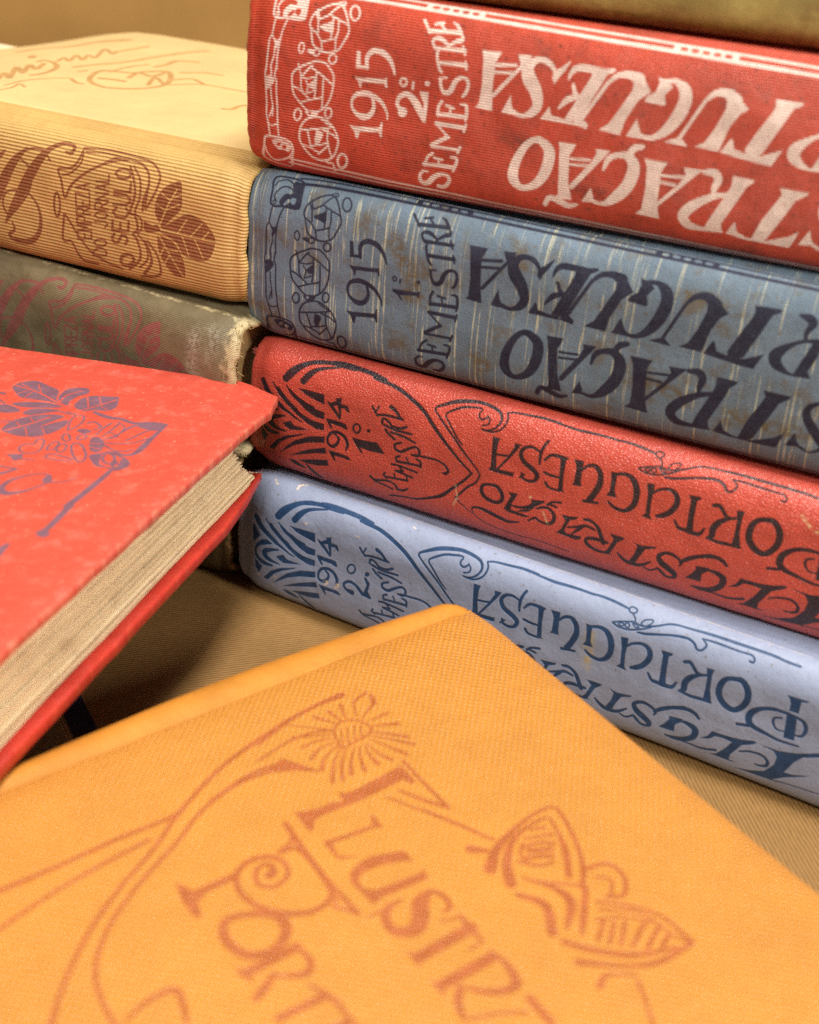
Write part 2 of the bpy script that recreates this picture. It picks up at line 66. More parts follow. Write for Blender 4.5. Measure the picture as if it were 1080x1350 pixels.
    'lblue_num': 's:40.17,26.23,0.58 40.04,25.49,0.58 39.61,24.81,0.58 38.99,24.39,0.58 38.36,24.34,0.58 37.87,24.67,0.58 37.67,25.3,0.58 37.8,26.04,0.58 38.23,26.72,0.58 38.84,27.13,0.58 39.48,27.18,0.58 39.96,26.85,0.58 40.17,26.23,0.58|q:44.71,26.15 44.57,25.62 44.16,25.21 43.67,25.11 43.34,25.37 43.31,25.87 43.6,26.37 44.07,26.64 44.51,26.55|s:39.7,18.52,1.66 37.82,18.84,0.91 36.92,20.19,0.83 38.5,21.63,0.91 40.79,21.25,0.99 43.17,19.23,1.23|p:43.06,24.41 43.65,24.84 45.16,23.34 44.72,20.67 46.05,18.88 45.47,18.44 43.19,18.82 43.52,20.21 44.2,22.55',
    'red14_num': 's:35.45,26.16,0.62 35.34,25.48,0.62 34.98,24.89,0.62 34.45,24.56,0.62 33.91,24.57,0.62 33.49,24.93,0.62 33.32,25.54,0.62 33.42,26.23,0.62 33.79,26.82,0.62 34.31,27.15,0.62 34.85,27.13,0.62 35.27,26.77,0.62 35.45,26.16,0.62|q:38.57,26.42 38.46,26.03 38.13,25.73 37.74,25.69 37.47,25.91 37.45,26.29 37.68,26.66 38.06,26.83 38.41,26.74|p:32.88,22.76 35.81,22.88 40.72,23.55 43.35,20.81 38.9,20.35 35.72,20.5 36.72,19.02 36.03,19.03 34.35,20.76',
    'red14': 's:24.72,42.03,1.07 26.19,42.19,1.37 29.14,42.46,1.27 32.77,42.36,1.16 36.98,42.01,1.14 40.83,41.25,1.12|s:37.49,41.27,0.9 39.16,40.96,0.81 43.51,40.44,0.88 48.39,38.73,0.95 53.29,36.08,0.97 58.16,31.72,0.91 62.82,27.58,0.71 66.07,24.69,0.59 68.57,22.87,0.46|s:68.57,22.87,0.51 66.52,20.05,0.6 63.4,16.63,0.69 60.58,13.66,0.89 57.15,11.78,0.65 52.68,9.81,0.5 49.98,9.42,0.41 45.81,8.3,0.55 44.84,7.87,0.34|s:38.65,33.52,0.55 39.42,32.48,0.47 40.39,31.48,0.47|l:39.67,32.13,0.38 40.58,34.05,0.38|s:40.16,31.63,0.47 43.41,32.25,0.64 47.78,32.22,0.51|s:43.99,34.77,0.99 45.38,34.13,0.79 46.86,32.68,0.67 47.88,32.12,0.34|s:41.87,29.55,0.52 41.99,30.87,0.56 43.08,30.97,0.6 44.49,29.88,0.6 44.98,29.17,0.47|s:44.95,29.59,0.52 47.14,29.58,0.64 49.02,30.55,0.64|s:42.55,29.32,0.6 45.89,28.78,0.6 50.67,29.02,0.55|s:44.65,27.77,0.56 48.61,27.64,0.6 51.93,26.9,0.51|s:42.99,28.07,0.61 44.04,27.07,0.61 45.82,26.12,0.61|s:47.88,25.69,0.52 46.19,24.74,0.56 46.28,23.46,0.65 48.07,23.12,0.74 50.15,24.62,0.65 52.25,25.69,0.6 53.41,24.74,0.6 52.88,23.26,0.52 51.14,23.17,0.43|s:51.99,23.43,0.35 54.59,23.57,0.52 58.04,23.75,0.51 60.68,23.04,0.55 61.88,21.66,0.64 61.54,20.68,0.73 60.49,20.35,0.51|s:47.73,21.7,0.52 46.68,20.94,0.53 46.99,19.7,0.53|l:46.97,19.92,0.61 53.97,20.53,0.61|s:52.52,22.28,0.43 53.86,21.81,0.6 54,20.1,0.43|l:50.48,20.33,0.39 49.7,21.86,0.39|s:45.51,18.58,0.53 47.5,18.75,0.53 53.05,18.25,0.52|l:47.5,18.75,0.48 48.92,17.41,0.49|l:48.92,17.41,0.53 46.73,16.94,0.53|l:46.73,16.94,0.53 51.65,16.24,0.53|s:43.69,15.31,0.45 43.27,14.48,0.45 44.2,13.85,0.46|l:43.73,14.17,0.55 50.4,14.94,0.54|l:49.89,16.14,0.44 50.4,14.94,0.45|l:46.86,14.48,0.41 46.34,15.92,0.4|s:39.23,12.94,0.56 40.6,12.19,0.66 44.67,13.07,0.55 46.92,12.39,0.51 47.37,11.32,0.66 49.16,11.45,0.66 50.5,12.4,0.46|s:40.6,11.7,0.38 43.76,11.31,0.48 46.01,10.84,0.48|s:56.37,37.13,0.41 56.53,38.01,0.47 58.38,39.17,0.67 61.42,40.83,0.94 64.58,41.9,0.96 67.87,42.51,0.83 71.19,42.18,0.75 73.66,41.27,0.66 74.58,39.66,0.52 74.04,37.87,0.46 72.6,36.49,0.4 70.96,35.87,0.4 69.9,35.91,0.34|s:56.37,37.13,0.34 59.38,34.54,0.49 62.66,31.59,0.5 66.29,27.95,0.5 69.48,24.88,0.43 70.92,23.11,0.36|s:70.92,23.11,0.36 69.92,20.56,0.43 67.6,18.32,0.51 64.63,14.29,0.45|s:64.63,14.29,0.34 66.94,12.68,0.23 69.57,11.12,0.2|s:59.62,36.31,0.41 59.62,37.16,0.34 61.13,38.39,0.47 63.55,39.87,0.53 66.16,40.58,0.47 68.15,40.95,0.4 68.81,40.61,0.33 68.42,39.67,0.33 68.54,38.71,0.4 69.53,38.31,0.4 70.55,39.08,0.39 70.73,39.62,0.26|s:70.78,39.47,0.26 71.54,38.68,0.33 71.33,37.47,0.33 69.89,36.82,0.33|s:59.62,36.31,0.34 61.61,34.12,0.42 63.74,31.55,0.42 65.33,30.22,0.28|s:75.39,41.77,0.33 76.07,40.4,0.39 75.91,38.71,0.39 74.92,37.12,0.4 73.05,36.01,0.4 70.99,35.71,0.27|s:75.39,41.77,0.33 77.4,42.37,0.41 81.73,42.76,0.55 85.04,43.05,0.62 89.36,42.88,0.61|s:88.91,42.73,0.4 94.07,42.47,0.6 97.65,42.67,0.6 101.43,42.75,0.53 104.92,42.63,0.46|p:73.25,34.91 75.28,34.94 74.9,33.38 74.79,30.16 75.23,26.3 79.79,26.61 80.09,27 80.03,25.41 75.18,25.18 73.01,25.43 73.61,26.53 73.43,31.19|s:74.77,30.33,0.49 76.68,30.55,0.49 78.4,30.89,0.49|p:79.22,34.8 81.22,34.86 80.62,33.65 78.48,30.2 75.63,25.87 74.77,25.6 77.76,30.34 79.41,33.65|s:86.61,31.24,0.48 86.57,34.18,0.73 87.17,36.37,0.59 87.83,37.64,0.64|s:86.35,34.46,0.47 84.35,35.07,0.6 82.38,34.51,0.74 81.35,32.76,0.95 82.33,30.65,1.17 84.87,29.28,1.25 86.35,27.93,1.11 85.87,26.26,0.84 84.29,25.54,0.7 82.49,26,0.63 82.17,27.18,0.49|l:81.75,25.77,0.39 82.89,27.03,0.38|p:91.34,35.06 93.71,35 93.4,33.96 93.32,30.1 93.56,25.86 94.14,25.39 92.27,25.27 92.18,29.75 91.95,33.54|s:87.84,32.66,0.47 89.26,34.39,0.66 91.57,34.72,0.79 93.59,34.77,0.46|s:88.14,29.28,0.62 90.06,29.02,0.62 92.1,29.12,0.48|s:88.84,26.54,0.69 89.83,25.58,0.62 92.6,25.38,0.48|p:95.23,35.01 97.72,35.06 97.77,33.9 97.72,30.05 98.29,28.45 95.77,28.37 96.18,29.04 96.29,32.77 95.91,34.03|s:97.92,33.08,0.46 99.03,34.34,0.65 100.92,34.89,0.84 102.42,33.58,1.18 102.86,30.95,1.33 101.9,27.81,1.35 101.03,25.73,1.23|l:99.31,24.81,0.55 102.94,25.33,0.54|s:73.82,21.24,0.65 76.14,21.23,0.93 77.71,19.31,1.01 77.45,17.5,0.9 75.74,16.67,0.87 73.17,17.09,0.98 71.79,18.53,0.98 72,20.4,0.72 73.82,21.24,0.65|p:79.21,20.91 81.93,21.22 81.44,19.95 80.6,18 80.46,16.06 85.81,15.75 85.5,15.38 84.12,15.06 79.85,15.01 78.43,15.58 79.49,18.39 80.04,19.87|s:80.68,17.27,0.36 83.14,17.51,0.64 85.48,18.65,0.78 87.05,20.1,1.41 89.03,21.04,0.49|s:82.57,16.3,0.22 84.93,17.35,0.72 86.47,19.16,0.92|p:85.51,20.71 89.16,21.34 88.39,20.53 86.47,19.16 86,20.13|s:87.25,18.49,0.28 88.55,19.29,0.64 90.6,19.59,0.63 92.35,18.12,0.92 92.07,16.15,0.85 90.44,15.22,0.65 88.31,15.45,0.54 87.38,15.9,0.54 85.59,14.52,0.36|s:90.13,20.55,0.63 91.37,21.69,0.52 93.53,22.28,0.56|l:90.61,20.89,0.53 92.55,20.6,0.52|s:104.23,42.71,0.39 107.46,42.82,0.53 110.78,42.59,0.58 113.5,42.19,0.45 114.54,41.98,0.32|s:114.54,41.98,0.28 114.87,42.8,0.29 116.2,42.68,0.29 116.48,41.88,0.28 115.73,41.32,0.28 114.9,41.41,0.28 114.54,41.98,0.28|s:115.73,41.32,0.28 116.71,40.3,0.27 116.94,39.57,0.27|s:111.58,37.58,0.28 113.46,38.37,0.28 115.52,39.01,0.27 116.69,39.34,0.27 119,39.05,0.27 121.28,39.86,0.27 122.95,40.56,0.27|s:111.62,37.43,0.34 113.2,36.92,0.34 115.74,37.01,0.34 118.37,37.93,0.34 120.3,38.95,0.33 121.31,39.77,0.33|s:114.45,37.92,0.25 114.42,37.69,0.25 114.22,37.47,0.25 113.9,37.32,0.25 113.56,37.28,0.25 113.28,37.36,0.25 113.14,37.54,0.25 113.17,37.78,0.25 113.37,38,0.25 113.68,38.14,0.25 114.03,38.18,0.25 114.31,38.1,0.25 114.45,37.92,0.25|s:115.86,38.16,0.24 115.86,37.85,0.25 115.73,37.57,0.25 115.48,37.42,0.25 115.19,37.42,0.25 114.94,37.58,0.25 114.79,37.86,0.25 114.78,38.17,0.25 114.92,38.44,0.24 115.16,38.59,0.24 115.45,38.59,0.24 115.7,38.43,0.24 115.86,38.16,0.24|s:116.49,38.97,0.24 118.21,38.51,0.24 117.37,38.11,0.24 116.49,38.97,0.24|s:118.58,39.4,0.24 119.13,40.67,0.24 120.94,41.37,0.25 121.05,40.59,0.24 119.88,39.3,0.24 118.58,39.4,0.24|s:118.27,37.1,0.37 120.7,37.49,0.55 125.75,39.09,0.42|s:121.33,39.71,0.24 122.95,40.56,0.36 124.92,41.66,0.37 127.06,42.22,0.37 130.4,42.41,0.37|p:95.21,35.1 97.85,35.27 97.87,34.27 97.93,29.76 98.29,28.45 95.79,28.2 96.32,29.26 96.45,32.82 96.01,34.39|s:98.18,33.51,0.46 99.31,34.62,0.59 100.94,34.77,0.84 102.48,33.26,1.18 102.91,30.62,1.27 101.9,27.81,1.35 100.74,25.45,1.36|l:99.34,24.64,0.55 102.95,25.27,0.54|p:105.07,34.71 107.01,34.89 106.77,33.54 106.86,30.1 107.63,28.39 104.84,28.21 105.61,29.7 105.49,32.46|s:106.59,34.5,0.58 108.76,35.07,0.83 110.78,34.41,1.28 112.15,32.11,1.5 112.38,29.04,1.32 111.51,26.73,1.2 109.74,25.39,0.87 107.39,25.63,0.81 105.73,26.71,0.47|p:114.38,34.49 116.32,34.74 116.42,33.1 116.24,29.58 116.5,26.11 117.15,25.08 114.33,25.4 115.31,26.44 115.08,31.65|s:116.24,32.36,0.45 117.74,33.74,0.57 120.14,34.47,0.76 121.99,33.47,1.14 122.42,31.22,1.29 121.22,28.66,1.24 119.56,27.13,1.18 118.21,26.5,0.73|s:122.67,26.74,0.46 124.08,25.07,0.72 126.31,25.11,0.78 129.03,24.96,0.78|s:100.38,19.68,0.55 102.23,19.75,0.62 104.07,18.7,0.83 105.23,16.5,0.97 106.05,14.7,1.06|s:122.46,38,0.42 125.32,38.97,0.42 128.23,39.65,0.54 130.63,39.87,0.53 132.39,39.13,0.53 133.33,38.01,0.42 134.5,38.19,0.41 135.29,39.66,0.35 134.37,40.64,0.3 133.81,40.96,0.24|s:133.81,40.96,0.24 136.97,41.09,0.42 140.65,40.92,0.41 143.67,40.87,0.35 146.03,40.95,0.35 147.02,40.15,0.35 146.83,39.33,0.35 146.06,39.41,0.4|s:130.4,42.41,0.37 134.93,42.64,0.56 140.98,42.68,0.62 146.94,42.72,0.61 151.4,42.63,0.54 153.69,42.36,0.48 157.37,42.21,0.47|p:124.87,34.52 127.93,34.8 127.92,34.14 127.11,33.55 127.18,28.24 127.51,25.51 125.77,25.46 125.71,28.45 125.6,33.25|s:124.71,25.11,0.79 127,24.81,0.85 129.15,25.18,0.85 130.09,26.92,0.39|s:131.14,33.65,0.75 132.44,34.06,0.87 133.58,33.08,0.81 134.6,31.89,0.82 135.56,31.69,0.63|s:137.14,32.2,0.5 135.17,31.32,0.76 133.29,29.85,1.27 132.19,27.8,1.41 132.14,25.67,1.29 131.26,24.83,0.52|s:131.11,24.78,0.52 133.99,24.52,0.71 136.75,24.76,0.77 139.23,24.73,0.51|p:136.71,34.24 138.72,34.37 138.37,32.94 138.5,28.52 139.41,24.61 137.19,24.91 137.34,28.13 137.28,31.57|s:143.48,33.81,1.04 145.8,33.93,1.33 147.53,31.55,1.48 147.58,28.48,1.44 146.33,26.02,1.32 144.72,24.94,1.27 142.49,25.68,1.46 140.83,27.92,1.46 140.81,31.02,1.37 141.85,32.99,1.11 143.48,33.81,1.04|s:69.54,12.15,0.31 69.86,13.08,0.46 71.66,13.49,0.68 74.23,13.18,0.98 77.53,12.52,0.98 80.07,12.2,0.76 83.05,13.14,0.3|s:69.53,12.36,0.19 70.68,10.67,0.2 74.68,9.06,0.21 80.11,8.43,0.22 85.52,8.82,0.21|s:85.88,8.98,0.21 90.85,8.95,0.21 97.17,8.56,0.21|p:94.12,19.15 95.82,19.27 98.66,19.77 98.26,18.97 96.64,18.25 95.5,15.04 96.11,14.29 100.21,14.57 99.96,13.71 98.99,13.16 93.41,13.54 94.63,15.12 95.49,17.86|s:96.24,16.05,0.35 98.85,17.13,0.56 101.11,18.08,0.69 103.37,17.72,0.49|s:97.48,14.38,0.21 98.97,16.23,0.77 100.16,17.57,0.7|s:100.2,19.7,0.48 101.86,19.99,0.62 103.7,18.95,0.69 105.02,16.8,0.83 105.75,15.17,0.84|s:107.1,15.19,0.63 103.55,15.16,0.91 101.6,14.4,0.78 101.83,13,0.87 104.26,11.89,0.81 107.15,11.96,0.58|p:107.27,18.1 111.41,18.2 111.2,17.64 109.64,16.11 108.06,12.1 109.29,11.85 106.28,11.79 107.33,13.25 108.65,16.76|s:103.2,12.26,0.39 105.06,11.88,0.52 107.77,11.99,0.45|p:113.68,17.83 115.64,17.52 119.6,18.25 119.41,17.69 116.94,16.66 115.83,14.26 114.96,11.84 112.94,11.24 114.34,14.4 114.85,16.92|s:110.04,13.12,0.38 111.38,11.92,0.84 113.24,11.17,0.98 116.17,11.58,0.84 118.72,13.6,0.37|s:125.94,14.88,0.3 126.27,16.33,0.6 123.76,17.57,0.77 121.8,17.24,0.78 120.51,15.87,1.03 121.46,14.26,1.53 123.29,13.23,1.55 124.96,12.1,1.38 124.92,10.92,0.78 123.03,10.6,0.66 121.44,11.82,0.76 120.8,12.29,0.44|s:117.09,11.28,0.32 118.89,10.99,0.46 120.78,12.45,0.44|s:126.01,16.17,0.66 128.81,18.21,0.71 131.36,19.75,0.76 133.32,20.59,0.75|s:126.5,16.68,0.8 128.18,18.12,0.86 131.41,19.69,0.92 134.13,20.38,0.98 136.11,19.89,0.91 137.25,18.85,0.59|p:129.77,16.37 133.34,16.91 133.32,16.16 131.7,14.45 131.73,12.14 127.72,11.97 129.21,13.91 130.07,15.55|s:132.99,16.23,0.47 135.24,16.05,1.13 136.93,15.07,1.53 136.69,12.76,1.37 134.48,10.78,1.3 131.67,10.02,0.97 129.57,10,0.3|s:132.33,9.87,0.22 135.54,9.94,0.37 139.05,9.93,0.52 142.69,11.07,0.63|p:138.28,13.1 140.2,14.78 141.08,16.77 142.35,16.68 146.02,16.93 148.98,17.47 151.26,18.3 152.21,18.11 151.46,17.29 148.72,15.73 146.4,11.37 146.33,9.63 148.07,9.51 146.71,9.1 142.93,9.19 141.2,9.08 142.86,9.85 144.93,12.77 146.28,15.56 143.77,15.73 141.96,15.43 140.65,14.01|s:148.51,13.59,0.33 150.77,14.65,0.46 153.75,15.03,0.58 155.5,13.84,0.65 155.49,12.29,0.74 154.1,11.52,0.48 152.75,11.36,0.34',
    'cream': 's:71.51,20.86,1.87 73.09,23.95,2.47 74.72,27.72,3.06 78.44,33.14,2.23 82.43,37.13,0.72|s:71.75,31.97,1.21 73.5,33.62,1.49 75.17,35.24,0.59|s:81.69,36.35,0.73 84.82,37.53,0.72 88.07,37.43,0.72 90.26,35.2,0.72|s:73.8,14.9,0.8 77.38,20.57,2.32 82.24,28.4,3.02 86.64,34.57,2.48 90.31,38.47,1.43 94.51,40.55,1.15 97.47,40.05,1 96.73,38.26,1.13 95.13,38.31,0.71|s:80.11,34.1,0.66 83.31,31.99,0.67 83.37,27.24,0.68 79.99,21.76,0.69 75.37,17.36,0.7 73.52,19.83,0.7 74.73,23.56,0.69 78.62,24.98,0.69 81.93,24.91,0.69 84.99,22.02,0.76 85.89,18,1.08 84.53,13.43,1.43 80.94,10.37,1.88 75.75,10,1.74 74.4,11.29,1.17 76.51,13.25,0.81 75.97,15.33,0.63|s:100.55,40.26,0.71 106.18,40.95,0.72 115.46,40.93,0.71 121.86,40.07,0.69 124.75,37.36,0.68 124.28,34.09,0.7 122,29.74,0.71 120.41,27.77,0.72 121.27,32.24,0.71 121.81,34.93,0.7|s:100.55,40.26,0.71 99.33,36.76,0.71 97.08,34.42,0.72 93.08,33.39,0.73 93.77,30.51,0.74 94.68,25.92,0.75 96.94,29.74,0.74 101.84,33.95,0.72 107.13,37.15,0.7 111.32,39.5,0.7 117.44,39.6,0.69 120.92,37.64,0.69 121.61,34.25,0.7 120.09,30.04,0.72 119.61,26.95,0.72|s:100.54,38.92,0.56 100.16,36.26,0.57 97.08,33.11,0.58 94.24,31.93,0.59|s:101.22,39.37,0.56 106.52,39.97,0.56 111.96,39.95,0.56|s:95.59,27.46,0.6 98.62,31.39,0.59 104.16,35.34,0.57 110.05,38.3,0.56 114.43,39.39,0.55|s:115.51,37.97,0.76 117.01,34.71,0.77 117.41,30.86,0.79 115.69,25.85,0.8 117.22,25.14,0.8 117.86,21.53,0.81 116.23,19.83,0.81 117.36,18.68,0.81 118.36,15.41,0.82 117.69,12.4,0.85 114.31,9.28,0.94|s:116.63,38.16,0.62 118.9,35.05,0.63 118.94,30.49,0.64 117.26,26.16,0.65 119.13,24.5,0.65 119.04,21.76,0.66 117.81,20.15,0.66 120.06,17.85,0.66 120.59,13.76,0.68 117.78,10.53,0.73|s:120.09,18.55,0.88 121.49,15.36,0.9 121.64,12.53,0.92 118.94,8.75,1.05|s:120.87,18.71,0.73 123.82,15.15,0.75 124.55,10.95,0.79 122.94,8.93,0.86 117.73,7.47,0.97|s:93.92,20.96,0.76 92.86,13.69,0.79 95.71,13.55,0.78 97.54,10.16,0.84 99.32,8.01,0.94 103.49,8.22,0.92|s:94.34,21.04,0.76 96.2,18.62,0.76 98.39,15.54,0.77 102,11.94,0.8 106.42,9.83,0.84 111.72,8.61,0.89|s:92.81,23.51,0.75 92.55,21.8,0.76 92.1,20.5,0.76 91.56,19.95,0.76 91.1,20.3,0.76 90.83,21.47,0.76 90.82,23.13,0.76 91.08,24.83,0.75 91.54,26.13,0.75 92.06,26.66,0.75 92.52,26.31,0.75 92.79,25.16,0.75 92.81,23.51,0.75|l:102.67,17.56,0.6 102.63,15.84,0.61 97.98,14.71,0.62 98.06,16.47,0.61|l:100.31,15.28,0.61 100.36,16.67,0.61|l:102.68,18.16,0.6 98.08,17.07,0.61 101.32,18.69,0.6 98.12,18.79,0.61 102.7,19.86,0.6|l:102.71,20.46,0.6 98.13,19.39,0.6 98.15,20.75,0.6 98.85,21.25,0.6 99.99,21.51,0.6 100.67,21.33,0.6 100.66,19.98,0.6|l:102.73,22.73,0.6 98.17,21.68,0.6 98.19,23.03,0.6 98.88,23.53,0.6 100.02,23.79,0.6 100.47,23.56,0.6 100.45,22.21,0.6|l:100.46,23.05,0.6 102.74,24.41,0.59|l:102.76,26.66,0.59 102.75,25,0.59 98.2,23.96,0.6 98.23,25.64,0.6|l:100.48,24.48,0.6 100.5,25.82,0.59|l:98.23,26.23,0.6 98.26,27.89,0.59 102.77,27.24,0.59 102.77,28.9,0.59|l:102.77,29.47,0.59 98.27,29.3,0.59 102.76,31.11,0.58|l:101.2,29.45,0.59 101.2,30.44,0.59|l:106.97,11.67,0.64 102.6,10.84,0.65 102.9,12.17,0.63 104.35,13.26,0.62 106.06,13.57,0.62 107.21,12.97,0.62 106.97,11.67,0.64|l:107.57,15.54,0.61 106.62,14.58,0.61 105.32,14.15,0.62 104.07,14.12,0.62 103.33,14.79,0.61 104.28,15.75,0.61 105.58,16.18,0.61 106.82,16.19,0.61 107.57,15.54,0.61|l:104,20.96,0.6 107.35,21.51,0.59 108.11,20.87,0.59 107.2,19.95,0.6|l:108.35,23.49,0.59 107.45,22.58,0.59 106.18,22.18,0.59 104.94,22.17,0.6 104.18,22.81,0.59 105.09,23.72,0.59 106.36,24.12,0.59 107.59,24.13,0.59 108.35,23.49,0.59|l:108.5,25.13,0.59 104.34,24.46,0.59 104.49,26,0.59 105.15,26.49,0.59 106.19,26.65,0.59 106.57,26.33,0.59 106.42,24.8,0.59|l:106.52,25.76,0.59 108.67,27.05,0.59|l:108.73,27.72,0.59 104.59,27.06,0.59 108.9,29.62,0.58 104.77,28.97,0.59|l:108.95,30.28,0.58 104.91,30.58,0.58 109.08,32.15,0.58|l:107.54,30.43,0.58 107.63,31.56,0.58|l:105.03,32.18,0.58 109.11,32.8,0.57 109.17,34.62,0.57|l:110.22,18.69,0.82 109.28,17.45,0.82 109.89,16.15,0.83 111.21,16.35,0.83 112.55,18.75,0.82 113.86,18.95,0.82 114.48,17.67,0.82 113.55,16.43,0.82|l:115.09,23.06,0.81 114.78,20.31,0.81 109.55,19.55,0.82 109.88,22.32,0.81|l:112.17,19.93,0.81 112.43,22.14,0.81|l:111.36,26.17,0.8 110.19,24.93,0.81 111.07,23.71,0.81 112.6,23.66,0.81 114.19,24.15,0.81 115.38,25.66,0.8 114.47,26.6,0.8|l:110.43,26.98,0.8 114.32,27.51,0.8 115.7,28.5,0.8 115.81,29.57,0.79 114.61,30.2,0.79 110.75,29.68,0.8|l:110.85,30.62,0.79 115.98,31.3,0.79 116.17,33.91,0.78|l:116.22,36.08,0.76 115.21,34.94,0.77 113.68,34.49,0.78 112.17,34.56,0.78 111.18,35.45,0.77 112.18,36.59,0.77 113.68,37.02,0.76 115.19,36.95,0.76 116.22,36.08,0.76|s:116.03,12.4,1.09 115.62,11.49,1.11 114.71,10.67,1.13 113.57,10.16,1.15 112.53,10.15,1.16 111.87,10.63,1.14 111.75,11.45,1.11 112.17,12.37,1.09 113.02,13.15,1.08 114.1,13.59,1.07 115.14,13.6,1.07 115.84,13.17,1.08 116.03,12.4,1.09|q:124.91,24.28 123.47,27.35 124.31,31.49 126.53,34.5 129.4,36.29 131.44,36.78 131.84,33.54 131.49,29.56 128.01,25.89 125.66,23.41|es:124.91,24.28,0.43 127.33,29.43,0.43 130.29,34.54,0.41|es:127.31,28.76,0.36 131.12,30.81,0.35|es:128.86,32.02,0.35 131.61,33.5,0.35|es:126.93,28.35,0.36 124.28,29.51,0.36|es:128.1,31.55,0.35 125.83,32.75,0.35|q:124.86,22.58 128.77,25.71 133.36,28.6 137.84,27.82 140.81,25.42 141.9,22.96 140.77,18.69 138.48,16.84 134.68,16.73 131.64,17.48 130.17,19.91 127.14,21.34|es:124.87,22.92,0.51 133.26,22.57,0.5 141.54,22.56,0.49|es:130.23,22.63,0.36 133.34,27.27,0.35|es:134.02,22.38,0.36 137.83,26.82,0.35|es:131.74,22.26,0.36 133.93,17.27,0.36|es:135.53,22.35,0.36 138.49,17.53,0.36|es:137.79,22.47,0.36 140.06,25.27,0.35|q:124.04,20.72 125.59,21.03 128.65,20.28 130.89,18.01 132.31,14.84 132.07,10.79 128.82,10.79 126.04,13.49 124.29,16.64|es:124.44,21.14,0.44 128.49,15.43,0.44 131.57,11.05,0.47|es:127.03,17.56,0.37 130.27,17.88,0.36|es:126.29,18.44,0.37 124.61,15.32,0.37|es:128.49,15.43,0.37 131.57,15.39,0.37|es:127.76,16.33,0.37 126.04,13.49,0.38|p:119.9,24.31 122.58,23.48 124.14,24.13 125.24,22.32 120.96,21.12 119.82,21.92',
